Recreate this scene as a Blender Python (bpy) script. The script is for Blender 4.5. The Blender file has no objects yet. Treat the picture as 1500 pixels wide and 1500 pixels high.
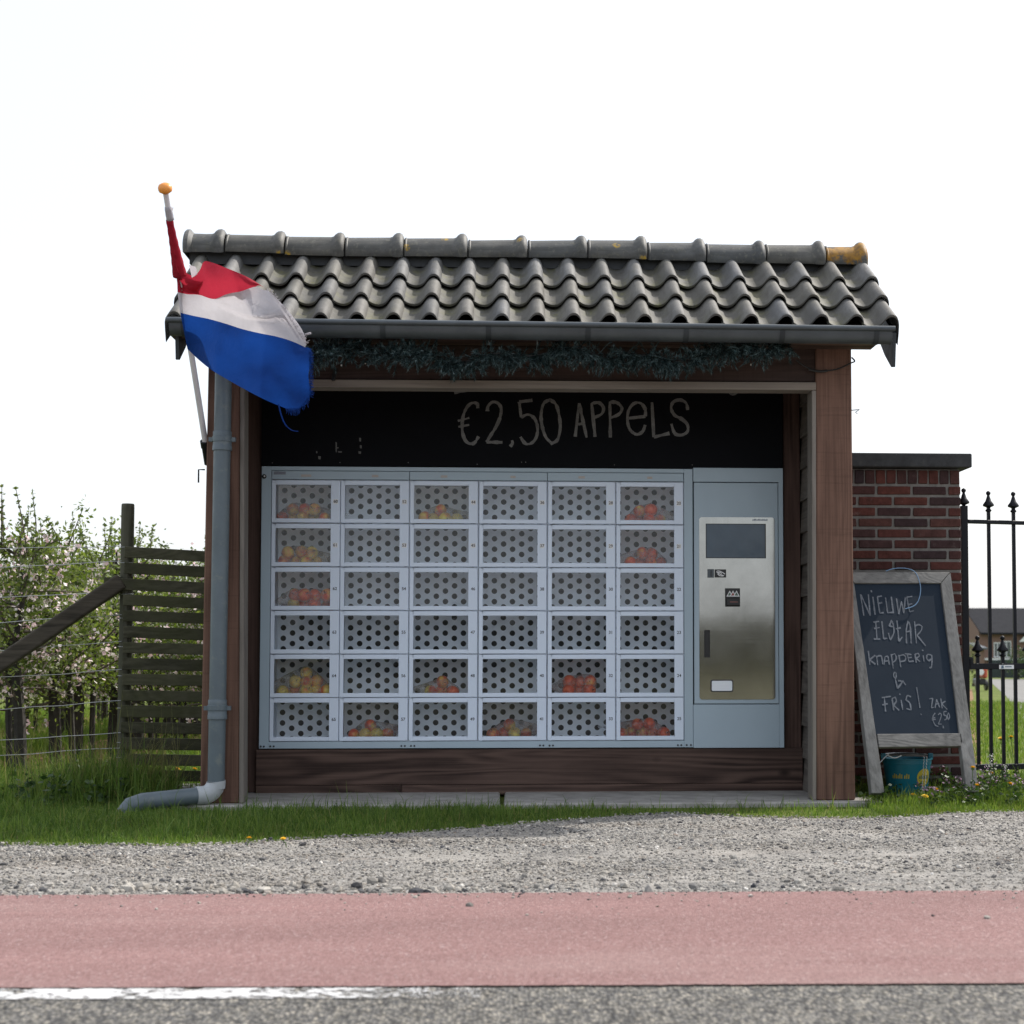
import bpy, bmesh, math, random
import numpy as np
from mathutils import Vector, Matrix, Euler, noise

S = bpy.context.scene
COL = S.collection
R = math.radians
rnd = random.Random(7)

# ------------------------------------------------------------------ camera
F, PPX, PPY, CAMH = 2540.0, 895.0, 829.0, 0.86
cam = bpy.data.objects.new('camera', bpy.data.cameras.new('camera'))
COL.objects.link(cam)
cam.location = (0, -10, CAMH)
cam.rotation_euler = (R(93.0), 0, R(-3.5))
cam.data.sensor_fit = 'HORIZONTAL'
cam.data.sensor_width = 24.0
cam.data.lens = F / 1500 * 24.0
cam.data.shift_x = (750 - PPX) / 1500
cam.data.shift_y = (PPY - 750) / 1500
cam.data.clip_end = 2000
cam.data.dof.use_dof = True
cam.data.dof.focus_distance = 10.35
cam.data.dof.aperture_fstop = 3.2
S.camera = cam

# ------------------------------------------------------------------ sky and sun
SUN = Vector((0.72, 0.49, 1.0)).normalized()
SUN_EL = math.asin(SUN.z)
SUN_AZ = math.atan2(SUN.x, SUN.y)
W = bpy.data.worlds.new('World')
S.world = W
W.use_nodes = True
nt = W.node_tree
nt.nodes.clear()
sky = nt.nodes.new('ShaderNodeTexSky')
sky.sky_type = 'NISHITA'
sky.sun_disc = False
sky.sun_elevation = SUN_EL
sky.sun_rotation = SUN_AZ
sky.air_density = 1.0
sky.dust_density = 4.0
sky.ozone_density = 1.0
veil = nt.nodes.new('ShaderNodeMixRGB')          # a thin bright layer of high cloud
veil.inputs[0].default_value = 0.45
veil.inputs[2].default_value = (11.6, 12.0, 12.6, 1)
bg = nt.nodes.new('ShaderNodeBackground')
bg.inputs['Strength'].default_value = 0.15
wo = nt.nodes.new('ShaderNodeOutputWorld')
nt.links.new(sky.outputs[0], veil.inputs[1])
nt.links.new(veil.outputs[0], bg.inputs['Color'])
nt.links.new(bg.outputs[0], wo.inputs['Surface'])

sun = bpy.data.objects.new('sun', bpy.data.lights.new('sun', 'SUN'))
COL.objects.link(sun)
sun.location = SUN * 60
sun.rotation_euler = SUN.to_track_quat('Z', 'Y').to_euler()
sun.data.energy = 4.7
sun.data.angle = R(0.6)
sun.data.color = (1.0, 0.955, 0.89)

S.view_settings.view_transform = 'Standard'
S.view_settings.look = 'None'
S.view_settings.exposure = 0.0
S.view_settings.gamma = 1.0
S.view_settings.use_curve_mapping = False
S.cycles.max_bounces = 12
S.cycles.diffuse_bounces = 8
S.cycles.transparent_max_bounces = 16

# ------------------------------------------------------------------ helpers
CR = Euler((R(93.0), 0, R(-3.5))).to_matrix()
CAM = Vector((0, -10, CAMH))


def ray(px, py):
    return CR @ Vector(((px - PPX) / F, (PPY - py) / F, -1))


def at(px, py, Y):
    d = ray(px, py)
    return CAM + d * ((Y - CAM.y) / d.y)


def gnd(px, py, z=0.0):
    d = ray(px, py)
    return CAM + d * ((z - CAM.z) / d.z)


def onp(px, py, P0, n):
    d = ray(px, py)
    return CAM + d * ((P0 - CAM).dot(n) / d.dot(n))


WL = {}


class MB:
    def __init__(s):
        s.v, s.f, s.m = [], [], []

    def add(s, vs, fs, mi=0):
        b = len(s.v)
        s.v += [tuple(x) for x in vs]
        s.f += [tuple(b + i for i in f) for f in fs]
        s.m += [mi] * len(fs)

    def box(s, c, size, rot=None, mi=0):
        hx, hy, hz = size[0] / 2, size[1] / 2, size[2] / 2
        P = [Vector((x, y, z)) for x in (-hx, hx) for y in (-hy, hy) for z in (-hz, hz)]
        if rot is not None:
            P = [rot @ p for p in P]
        c = Vector(c)
        s.add([p + c for p in P], [(0, 1, 3, 2), (4, 6, 7, 5), (0, 4, 5, 1), (2, 3, 7, 6), (0, 2, 6, 4), (1, 5, 7, 3)], mi)

    def b2(s, x0, x1, y0, y1, z0, z1, mi=0):
        s.box(((x0 + x1) / 2, (y0 + y1) / 2, (z0 + z1) / 2), (abs(x1 - x0), abs(y1 - y0), abs(z1 - z0)), None, mi)

    def bar(s, p, q, w, h, up=(0, 0, 1), mi=0):
        p, q = Vector(p), Vector(q)
        d = (q - p)
        L = d.length
        d.normalize()
        a = Vector(up).cross(d)
        if a.length < 1e-4:
            a = Vector((1, 0, 0)).cross(d)
        a.normalize()
        u = d.cross(a)
        M = Matrix((d, a, u)).transposed()
        s.box((p + q) / 2, (L, w, h), M, mi)

    def poly(s, pts, ext, mi=0):
        """planar polygon extruded by the vector ext"""
        n = len(pts)
        ext = Vector(ext)
        A = [Vector(p) for p in pts]
        B = [p + ext for p in A]
        nrm = Vector((0, 0, 0))
        for i in range(n):
            nrm += A[i].cross(A[(i + 1) % n])
        if nrm.dot(ext) > 0:
            A.reverse()
            B.reverse()
        s.add(A + B, [tuple(range(n)), tuple(range(2 * n - 1, n - 1, -1))] + [(i, i + n, (i + 1) % n + n, (i + 1) % n) for i in range(n)], mi)

    def tube(s, pts, r, n=8, mi=0, cap=True):
        pts = [Vector(p) for p in pts]
        rs = r if isinstance(r, (list, tuple)) else [r] * len(pts)
        b = len(s.v)
        ref = None
        for i, p in enumerate(pts):
            d = pts[min(i + 1, len(pts) - 1)] - pts[max(i - 1, 0)]
            if d.length < 1e-9:
                d = Vector((0, 0, 1))
            d.normalize()
            if ref is None:
                ref = Vector((0, 0, 1)) if abs(d.z) < .9 else Vector((1, 0, 0))
            a = d.cross(ref)
            if a.length < 1e-5:
                a = d.cross(Vector((0, 1, 0)))
            a.normalize()
            u = a.cross(d)
            ref = u
            for k in range(n):
                t = 2 * math.pi * k / n
                s.v.append(tuple(p + (a * math.cos(t) + u * math.sin(t)) * rs[i]))
        fs = []
        for i in range(len(pts) - 1):
            for k in range(n):
                k2 = (k + 1) % n
                fs.append((b + i * n + k, b + i * n + k2, b + (i + 1) * n + k2, b + (i + 1) * n + k))
        if cap:
            fs.append(tuple(b + k for k in range(n - 1, -1, -1)))
            fs.append(tuple(b + (len(pts) - 1) * n + k for k in range(n)))
        s.f += fs
        s.m += [mi] * len(fs)

    def lathe(s, c, prof, n=16, mi=0, axis=None):
        """profile of (radius, height) turned about z"""
        b = len(s.v)
        c = Vector(c)
        for (r, z) in prof:
            for k in range(n):
                t = 2 * math.pi * k / n
                p = Vector((r * math.cos(t), r * math.sin(t), z))
                if axis is not None:
                    p = axis @ p
                s.v.append(tuple(c + p))
        for i in range(len(prof) - 1):
            for k in range(n):
                k2 = (k + 1) % n
                s.f.append((b + i * n + k, b + i * n + k2, b + (i + 1) * n + k2, b + (i + 1) * n + k))
                s.m.append(mi)
        s.f.append(tuple(b + k for k in range(n - 1, -1, -1)))
        s.f.append(tuple(b + (len(prof) - 1) * n + k for k in range(n)))
        s.m += [mi, mi]

    def stroke(s, pts, w, n, off=0.0, mi=0, rough=0.0):
        """flat ribbon along pts on a plane of normal n"""
        pts = smooth_path([Vector(p) for p in pts])
        n = Vector(n).normalized()
        L, Rr = [], []
        for i, p in enumerate(pts):
            d = pts[min(i + 1, len(pts) - 1)] - pts[max(i - 1, 0)]
            if d.length < 1e-9:
                continue
            a = n.cross(d.normalized())
            ww = w * (1 + rough * (noise.noise(p * 37) + .6 * noise.noise(p * 130))) / 2
            L.append(p + a * ww + n * off)
            Rr.append(p - a * ww + n * off)
        k = len(L)
        s.add(L + Rr, [(i, i + k, i + 1 + k, i + 1) for i in range(k - 1)], mi)

    def mesh(s, name, mats, origin=(0, 0, 0), smooth=None):
        me = bpy.data.meshes.new(name)
        o = Vector(origin)
        me.from_pydata([(x - o.x, y - o.y, z - o.z) for x, y, z in s.v], [], s.f)
        for m in (mats if isinstance(mats, (list, tuple)) else [mats]):
            me.materials.append(m)
        if any(s.m):
            me.polygons.foreach_set('material_index', s.m)
        if smooth is not None:
            me.polygons.foreach_set('use_smooth', [True] * len(me.polygons))
            if smooth > 0:
                me.set_sharp_from_angle(angle=R(smooth))
        me.update()
        return me

    def build(s, name, mats, parent=None, origin=None, smooth=None, bevel=0, label=None, seg=1, fix=False):
        if parent is not None:
            org = WL[parent.name]
        else:
            org = Vector(origin) if origin is not None else Vector((0, 0, 0))
        me = s.mesh(name, mats, org, smooth)
        if fix:
            bm = bmesh.new()
            bm.from_mesh(me)
            bmesh.ops.recalc_face_normals(bm, faces=bm.faces)
            bm.to_mesh(me)
            bm.free()
        return put(name, me, parent, None if parent is not None else org, bevel, label, seg)


def put(name, me, parent=None, loc=None, bevel=0, label=None, seg=1, rot=None):
    """link mesh me as an object; loc is a world point"""
    o = bpy.data.objects.new(name, me)
    COL.objects.link(o)
    if parent is not None:
        o.parent = parent
        po = WL[parent.name]
        w = Vector(loc) if loc is not None else po
        o.location = w - po
    else:
        w = Vector(loc) if loc is not None else Vector((0, 0, 0))
        o.location = w
    if rot is not None:
        o.rotation_euler = rot
    WL[o.name] = w.copy()
    if bevel:
        b = o.modifiers.new('bevel', 'BEVEL')
        b.width = bevel
        b.segments = seg
        b.limit_method = 'ANGLE'
        b.angle_limit = R(40)
    if label:
        o['label'] = label
    return o


def thing(name, label, cat, loc, group=None):
    o = bpy.data.objects.new(name, None)
    o.empty_display_size = .1
    COL.objects.link(o)
    o.location = loc
    WL[o.name] = Vector(loc)
    tag(o, label, cat, group)
    return o


def tag(o, label=None, cat=None, group=None, kind=None):
    if label: o['label'] = label
    if cat: o['category'] = cat
    if group: o['group'] = group
    if kind: o['kind'] = kind
    return o


def smooth_path(p, k=5):
    if len(p) < 3:
        a, b = p[0], p[-1]
        return [a.lerp(b, i / 6) for i in range(7)]
    out = []
    for i in range(len(p) - 1):
        p0, p1, p2, p3 = p[max(i - 1, 0)], p[i], p[i + 1], p[min(i + 2, len(p) - 1)]
        # sharp corners stay sharp
        a, b = (p1 - p0), (p2 - p1)
        c = (p3 - p2)
        m1 = (p2 - p0) * .5
        m2 = (p3 - p1) * .5
        if a.length > 1e-6 and a.normalized().dot(b.normalized()) < .25: m1 = b
        if c.length > 1e-6 and c.normalized().dot(b.normalized()) < .25: m2 = b
        for j in range(k):
            t = j / k
            t2, t3 = t * t, t * t * t
            out.append(p1 * (2 * t3 - 3 * t2 + 1) + m1 * (t3 - 2 * t2 + t) + p2 * (-2 * t3 + 3 * t2) + m2 * (t3 - t2))
    out.append(p[-1])
    return out


def np_mesh(name, V, Fc, mats, mi=None, smooth=False):
    """mesh from numpy arrays; faces all of one size"""
    me = bpy.data.meshes.new(name)
    k = Fc.shape[1]
    me.vertices.add(len(V))
    me.vertices.foreach_set('co', V.astype(np.float32).ravel())
    me.loops.add(Fc.size)
    me.loops.foreach_set('vertex_index', Fc.astype(np.int32).ravel())
    me.polygons.add(len(Fc))
    me.polygons.foreach_set('loop_start', np.arange(0, Fc.size, k, dtype=np.int32))
    for m in (mats if isinstance(mats, (list, tuple)) else [mats]):
        me.materials.append(m)
    if mi is not None:
        me.polygons.foreach_set('material_index', mi.astype(np.int32))
    me.polygons.foreach_set('use_smooth', np.full(len(Fc), smooth))
    me.update(calc_edges=True)
    return me


# ------------------------------------------------------------------ materials
class N:
    """small node-graph builder"""
    def __init__(s, name):
        s.mat = bpy.data.materials.new(name)
        s.mat.use_nodes = True
        s.t = s.mat.node_tree
        s.t.nodes.clear()
        s.out = s.t.nodes.new('ShaderNodeOutputMaterial')

    def n(s, typ, **kw):
        x = s.t.nodes.new('ShaderNode' + typ)
        for k, v in kw.items():
            setattr(x, k, v)
        return x

    def l(s, a, b):
        s.t.links.new(a, b)

    def coord(s, scale=(1, 1, 1), kind='Object', rot=None, loc=None):
        c = s.n('TexCoord')
        m = s.n('Mapping')
        m.inputs['Scale'].default_value = scale
        if rot: m.inputs['Rotation'].default_value = rot
        if loc: m.inputs['Location'].default_value = loc
        s.l(c.outputs[kind], m.inputs['Vector'])
        return m.outputs[0]

    def jitter(s, v, amt=20.0):
        """move the coordinates by a random amount per object"""
        oi = s.n('ObjectInfo')
        mu = s.n('Math', operation='MULTIPLY')
        mu.inputs[1].default_value = amt
        s.l(oi.outputs['Random'], mu.inputs[0])
        ad = s.n('VectorMath', operation='ADD')
        s.l(v, ad.inputs[0])
        s.l(mu.outputs[0], ad.inputs[1])
        return ad.outputs[0]

    def noise(s, v, scale, detail=4, rough=.55, dist=0):
        x = s.n('TexNoise')
        x.inputs['Scale'].default_value = scale
        x.inputs['Detail'].default_value = detail
        x.inputs['Roughness'].default_value = rough
        x.inputs['Distortion'].default_value = dist
        s.l(v, x.inputs['Vector'])
        return x.outputs['Fac']

    def vor(s, v, scale, out='Distance', feat='F1', rand=1.0):
        x = s.n('TexVoronoi', feature=feat)
        x.inputs['Scale'].default_value = scale
        x.inputs['Randomness'].default_value = rand
        s.l(v, x.inputs['Vector'])
        return x.outputs[out]

    def ramp(s, fac, stops, interp='LINEAR'):
        x = s.n('ValToRGB')
        x.color_ramp.interpolation = interp
        e = x.color_ramp.elements
        while len(e) < len(stops):
            e.new(.5)
        for i, (p, c) in enumerate(stops):
            e[i].position = p
            c = (c, c, c) if isinstance(c, (int, float)) else c
            e[i].color = (c[0], c[1], c[2], 1)
        s.l(fac, x.inputs[0])
        return x.outputs[0]

    def mix(s, fac, a, b, mode='MIX'):
        x = s.n('MixRGB', blend_type=mode)
        for i, v in ((0, fac), (1, a), (2, b)):
            if isinstance(v, (int, float)):
                x.inputs[i].default_value = v if i == 0 else (v, v, v, 1)
            elif isinstance(v, tuple):
                x.inputs[i].default_value = (v[0], v[1], v[2], 1)
            else:
                s.l(v, x.inputs[i])
        return x.outputs[0]

    def math(s, op, a, b=0.0):
        x = s.n('Math', operation=op)
        for i, v in ((0, a), (1, b)):
            if isinstance(v, (int, float)): x.inputs[i].default_value = v
            else: s.l(v, x.inputs[i])
        return x.outputs[0]

    def bump(s, h, strength=.3, dist=.01, nrm=None):
        x = s.n('Bump')
        x.inputs['Strength'].default_value = strength
        x.inputs['Distance'].default_value = dist
        s.l(h, x.inputs['Height'])
        if nrm is not None: s.l(nrm, x.inputs['Normal'])
        return x.outputs[0]

    def bsdf(s, col, rough=.6, metal=0.0, nrm=None, spec=.5, **kw):
        x = s.n('BsdfPrincipled')
        for k, v in (('Base Color', col), ('Roughness', rough), ('Metallic', metal), ('Specular IOR Level', spec)):
            if isinstance(v, tuple): x.inputs[k].default_value = (v[0], v[1], v[2], 1)
            elif isinstance(v, (int, float)): x.inputs[k].default_value = v
            else: s.l(v, x.inputs[k])
        for k, v in kw.items():
            x.inputs[k.replace('_', ' ')].default_value = v
        if nrm is not None: s.l(nrm, x.inputs['Normal'])
        return x.outputs[0]

    def rand(s):
        return s.n('ObjectInfo').outputs['Random']

    def island(s):
        return s.n('NewGeometry').outputs['Random Per Island']

    def done(s, sh):
        s.l(sh, s.out.inputs['Surface'])
        return s.mat


def plain(name, col, rough=.5, metal=0.0, var=.08, scale=6.0, bump=.0, bscale=60.0, spec=.5, dirt=None):
    g = N(name)
    v = g.coord()
    a = g.noise(v, scale, 5, .6)
    c = g.ramp(a, [(.3, tuple(x * (1 - var) for x in col)), (.7, tuple(min(1, x * (1 + var)) for x in col))])
    if dirt:
        d = g.ramp(g.noise(v, scale * 2.3, 8, .7), [(.55, 0.0), (.75, 1.0)])
        c = g.mix(d, c, dirt)
    rr = g.ramp(g.noise(v, scale * 3, 3), [(.3, max(.02, rough - .07)), (.7, min(1, rough + .07))])
    nr = g.bump(g.noise(v, bscale, 3), bump, .004) if bump else None
    return g.done(g.bsdf(c, rr, metal, nr, spec))


def wood(name, dark, light, axis='z', fine=1.0, green=None, knots=True, rough=.75, saw=0.0, contrast=1.0):
    g = N(name)
    k = {'x': (.55, 6, 6), 'y': (6, .55, 6), 'z': (6, 6, .55)}[axis]
    v0 = g.jitter(g.coord())

    def mp_(s_):
        m = g.n('Mapping')
        m.inputs['Scale'].default_value = s_
        g.l(v0, m.inputs['Vector'])
        return m.outputs[0]
    v = mp_(k)
    big = g.noise(v, .75, 2, .45, .35)
    # growth rings: contour lines of a slow noise field
    ring = g.math('ADD', g.math('MULTIPLY', g.math('SINE', g.math('MULTIPLY', big, 85.0)), .5), .5)
    fib = g.noise(mp_(tuple(q * (14 if q > 1 else 2.2) for q in k)), 1.0 * fine, 5, .65)
    blot = g.noise(mp_(tuple(q * (.5 if q > 1 else 1.6) for q in k)), 1.2, 5, .6)
    amt = g.math('MULTIPLY', g.ramp(g.noise(v, .9, 2), [(.35, .25), (.65, 1.0)]), .16 * contrast)
    f = g.math('ADD', g.math('MULTIPLY', blot, .50), g.math('ADD', g.math('MULTIPLY', g.math('SUBTRACT', ring, .5), amt), g.math('MULTIPLY', fib, .42)))
    c = g.ramp(f, [(.30, dark), (.46, tuple((a + b) / 2 for a, b in zip(dark, light))), (.64, light)])
    h = g.math('ADD', fib, g.math('MULTIPLY', ring, .25))
    if knots:
        d = g.vor(mp_(tuple(3.2 if q > 1 else 1.9 for q in k)), 1.0)
        kn = g.ramp(d, [(.03, 1.0), (.10, .0)])
        c = g.mix(g.math('MULTIPLY', kn, .8), c, tuple(x * .3 for x in dark))
    if saw:
        sw = g.noise(mp_({'z': (3, 3, 70), 'x': (70, 3, 3), 'y': (3, 70, 3)}[axis]), 1.0, 3, .6)
        c = g.mix(g.math('MULTIPLY', g.ramp(sw, [(.55, 0.0), (.75, 1.0)]), saw), c, tuple(x * .6 for x in dark))
    if green:
        gm = g.ramp(g.noise(v0, 2.3, 6, .7), [(.35, 0.0), (.65, 1.0)])
        c = g.mix(g.math('MULTIPLY', gm, .75), c, green)
    rv = g.ramp(g.rand(), [(0, .86), (1, 1.14)])
    c = g.mix(1.0, c, rv, 'MULTIPLY')
    return g.done(g.bsdf(c, rough, 0, g.bump(h, .35, .004), .2))


M = {}
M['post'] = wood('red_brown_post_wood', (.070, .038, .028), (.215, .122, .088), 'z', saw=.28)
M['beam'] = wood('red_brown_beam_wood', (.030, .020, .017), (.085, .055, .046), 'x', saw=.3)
M['dark_z'] = wood('dark_stained_wood_upright', (.035, .020, .016), (.11, .068, .055), 'z')
M['dark_x'] = wood('dark_stained_wood_level', (.036, .022, .018), (.125, .080, .064), 'x', contrast=2.2)
M['siding'] = wood('weathered_siding_wood', (.07, .062, .055), (.19, .17, .15), 'y')
M['trim_z'] = wood('pale_trim_wood_upright', (.13, .115, .10), (.24, .215, .19), 'z', knots=False)
M['trim_x'] = wood('pale_trim_wood_level', (.14, .118, .10), (.25, .215, .18), 'x', knots=False)
M['grey_z'] = wood('weathered_grey_wood_upright', (.085, .085, .082), (.21, .21, .205), 'z')
M['grey_x'] = wood('weathered_grey_wood_level', (.085, .085, .082), (.22, .215, .205), 'x')
M['slat'] = wood('algae_covered_slat_wood', (.036, .035, .024), (.112, .107, .074), 'x', green=(.052, .058, .022))
M['pole'] = wood('algae_covered_round_wood', (.035, .034, .026), (.11, .105, .085), 'z', green=(.052, .056, .030))
M['brace'] = wood('weathered_brace_wood', (.035, .030, .023), (.105, .090, .070), 'x')
M['zinc'] = plain('zinc_gutter', (.085, .098, .108), .45, .4, .18, 5, .05, 40)
M['zinc_d'] = plain('dull_zinc', (.045, .053, .060), .5, .5, .18, 5)
M['pvc'] = plain('grey_pvc_pipe', (.098, .126, .145), .45, 0, .10, 7, dirt=(.16, .18, .17))
M['pvc_l'] = plain('pale_pvc_elbow', (.38, .40, .42), .5, 0, .10, 9, dirt=(.30, .30, .27))
M['locker'] = plain('pale_grey_powder_coat', (.38, .47, .535), .42, 0, .03, 3)
M['door'] = plain('white_powder_coat', (.68, .76, .88), .38, 0, .02, 3)
M['inner'] = plain('white_inner_sheet', (.86, .90, .94), .5, 0, .03, 5)
M['void'] = plain('dark_cavity', (.035, .037, .04), .7)
M['black'] = plain('black_plastic', (.012, .012, .013), .35)
M['iron'] = plain('black_painted_iron', (.0055, .0065, .010), .5, 0, .15, 20, spec=.25)
M['label'] = plain('white_label_paper', (.78, .78, .78), .5)
M['ink'] = plain('printed_ink', (.02, .02, .025), .5)
M['scrap'] = plain('torn_sticker_scrap', (.13, .13, .125), .7)
M['sticker'] = plain('faded_beige_label', (.45, .40, .36), .6)
M['concrete'] = plain('weathered_concrete', (.30, .285, .265), .9, 0, .28, 7, .4, 50, dirt=(.16, .16, .12))
M['capstone'] = plain('dark_bluestone', (.034, .035, .037), .85, 0, .3, 10, .3, 60, dirt=(.06, .06, .056))
M['mortar'] = plain('pale_mortar', (.165, .155, .142), .95, 0, .2, 25, .5, 90)
M['white_pole'] = plain('white_painted_pole', (.66, .64, .68), .45, 0, .06, 8)
M['orange'] = plain('orange_painted_knob', (.80, .30, .05), .4, 0, .08, 12)
M['wire'] = plain('galvanised_wire', (.38, .39, .40), .5, .6)
M['cable'] = plain('black_cable', (.015, .015, .015), .6)
M['cord'] = plain('faded_blue_cord', (.12, .22, .36), .7)
M['yellow'] = plain('dandelion_yellow', (.80, .50, .015), .7, 0, .12, 80)
M['fluff'] = plain('seed_head_white', (.62, .60, .56), .9)
M['mauve'] = plain('dead_nettle_mauve', (.30, .19, .26), .8, 0, .3, 30)
M['stem'] = plain('green_stem', (.07, .13, .03), .7)
M['roofslate'] = plain('dark_house_roof', (.022, .023, .027), .9, 0, .12, 3, spec=.1)
M['wallbrick'] = plain('brown_house_brick', (.20, .125, .10), .9, 0, .2, 30)
M['whiteframe'] = plain('white_window_frame', (.72, .74, .74), .5)
M['darkglass'] = plain('dark_window_glass', (.06, .075, .08), .08, 0, .1, 2, spec=.8)
M['field'] = plain('olive_far_field', (.105, .098, .050), .95, 0, .25, .3)
M['darkboard'] = plain('dark_green_board', (.020, .032, .034), .6, 0, .2, 3)
M['redpaint'] = plain('red_machine_paint', (.42, .07, .03), .4)
M['bucket'] = plain('teal_bucket_plastic', (.004, .145, .215), .38, 0, .06, 6)
M['bucket_y'] = plain('bucket_yellow_print', (.46, .36, .03), .5)
M['leafgreen'] = plain('bucket_print_green', (.05, .12, .10), .6)


def m_tile():
    g = N('grey_roof_tile')
    v0 = g.coord()
    v = g.jitter(v0, 30)
    base = g.ramp(g.rand(), [(0, (.095, .093, .088)), (.25, (.145, .138, .126)), (.45, (.115, .117, .122)), (.7, (.128, .121, .106)), (1, (.16, .161, .163))])
    c = g.mix(1.0, base, g.ramp(g.noise(v, 6, 6, .7), [(.3, .62), (.7, 1.25)]), 'MULTIPLY')
    # rain streaks down the slope; pan grime, darkened further to paint in shade
    mp = g.n('Mapping')
    mp.inputs['Scale'].default_value = (42, 3.5, 42)
    g.l(v, mp.inputs['Vector'])
    stk = g.noise(mp.outputs[0], 1.0, 5, .65)
    c = g.mix(g.ramp(stk, [(.5, 0.0), (.68, .55)]), c, (.075, .071, .06))
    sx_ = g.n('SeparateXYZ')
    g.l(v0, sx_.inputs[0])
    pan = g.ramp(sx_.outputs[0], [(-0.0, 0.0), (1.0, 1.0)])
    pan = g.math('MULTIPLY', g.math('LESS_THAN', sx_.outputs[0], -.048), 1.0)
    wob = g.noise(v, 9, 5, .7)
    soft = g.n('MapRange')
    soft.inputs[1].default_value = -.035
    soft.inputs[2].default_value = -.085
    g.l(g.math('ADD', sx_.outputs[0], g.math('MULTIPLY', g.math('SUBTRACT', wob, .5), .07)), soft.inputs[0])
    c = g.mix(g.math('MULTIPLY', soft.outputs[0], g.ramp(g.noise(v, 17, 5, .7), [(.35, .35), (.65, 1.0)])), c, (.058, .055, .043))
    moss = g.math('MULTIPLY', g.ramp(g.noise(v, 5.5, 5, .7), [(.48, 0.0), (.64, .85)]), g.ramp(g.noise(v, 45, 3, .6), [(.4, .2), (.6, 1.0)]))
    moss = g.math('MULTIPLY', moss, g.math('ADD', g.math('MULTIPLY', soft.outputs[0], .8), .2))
    c = g.mix(moss, c, (.115, .112, .048))
    sp = g.ramp(g.vor(v, 38), [(.05, 1.0), (.11, 0.0)])
    sp = g.math('MULTIPLY', sp, g.ramp(g.noise(v, 3, 2), [(.55, 0.0), (.65, .8)]))
    c = g.mix(sp, c, (.05, .05, .04))
    return g.done(g.bsdf(c, .66, 0, g.bump(g.noise(v, 90, 4, .7), .4, .004), .35))


def m_ridge(lichen):
    g = N('ridge_tile_with_lichen' if lichen else 'grey_ridge_tile')
    v = g.jitter(g.coord(), 30)
    base = g.ramp(g.rand(), [(0, (.072, .076, .078)), (.5, (.105, .100, .088)), (1, (.085, .09, .095))])
    c = g.mix(1.0, base, g.ramp(g.noise(v, 7, 6, .7), [(.3, .55), (.7, 1.3)]), 'MULTIPLY')
    c = g.mix(g.ramp(g.noise(v, 16, 6, .75), [(.55, 0.0), (.72, .6)]), c, (.13, .123, .08))
    c = g.mix(g.ramp(g.noise(g.coord((3, 30, 30)), 1.0, 5, .7), [(.48, 0.0), (.66, .6)]), c, (.045, .045, .04))
    c = g.mix(g.ramp(g.noise(v, 33, 4, .7), [(.55, 0.0), (.68, .55)]), c, (.17, .165, .13))
    if lichen:
        lo = g.ramp(g.noise(g.coord(), 9, 4, .6), [(.45, 0.0), (.53, 1.0)])
        c = g.mix(lo, c, g.ramp(g.noise(v, 28, 4, .7), [(.3, (.15, .075, .015)), (.7, (.40, .20, .015))]))
    else:
        lo = g.math('MULTIPLY', g.ramp(g.vor(v, 5.5), [(.10, 1.0), (.16, 0.0)]), g.ramp(g.noise(v, 50, 3), [(.42, 0.0), (.55, 1.0)]))
        c = g.mix(lo, c, (.36, .23, .03))
    return g.done(g.bsdf(c, .6, 0, g.bump(g.noise(v, 80, 4, .7), .3, .003), .4))


def m_brick():
    g = N('old_red_brick')
    v = g.jitter(g.coord(), 20)
    base = g.ramp(g.rand(), [(0, (.090, .033, .027)), (.25, (.100, .034, .026)), (.45, (.055, .030, .029)), (.6, (.078, .030, .025)), (.8, (.038, .027, .029)), (1, (.095, .040, .032))])
    c = g.mix(1.0, base, g.ramp(g.noise(v, 22, 6, .7), [(.25, .55), (.75, 1.3)]), 'MULTIPLY')
    c = g.mix(g.ramp(g.noise(v, 12, 5, .7), [(.6, 0.0), (.8, .35)]), c, (.25, .22, .20))
    return g.done(g.bsdf(c, .9, 0, g.bump(g.noise(v, 70, 5, .7), .6, .006), .2))


def m_ground():
    g = N('field_ground')
    v = g.coord()
    c = g.ramp(g.noise(v, .9, 6, .65), [(.3, (.085, .115, .028)), (.55, (.12, .155, .035)), (.75, (.165, .17, .055))])
    soil = g.ramp(g.noise(v, 2.2, 6, .7), [(.56, 0.0), (.66, 1.0)])
    c = g.mix(g.math('MULTIPLY', soil, .6), c, (.20, .135, .075))
    return g.done(g.bsdf(c, .95, 0, g.bump(g.noise(v, 30, 6, .7), .6, .03), .1))


def m_soil():
    g = N('orange_brown_soil')
    v = g.coord()
    c = g.ramp(g.noise(v, 4, 7, .7), [(.3, (.16, .10, .055)), (.7, (.30, .185, .105))])
    return g.done(g.bsdf(c, .95, 0, g.bump(g.noise(v, 40, 6, .7), .6, .02), .1))


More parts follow.
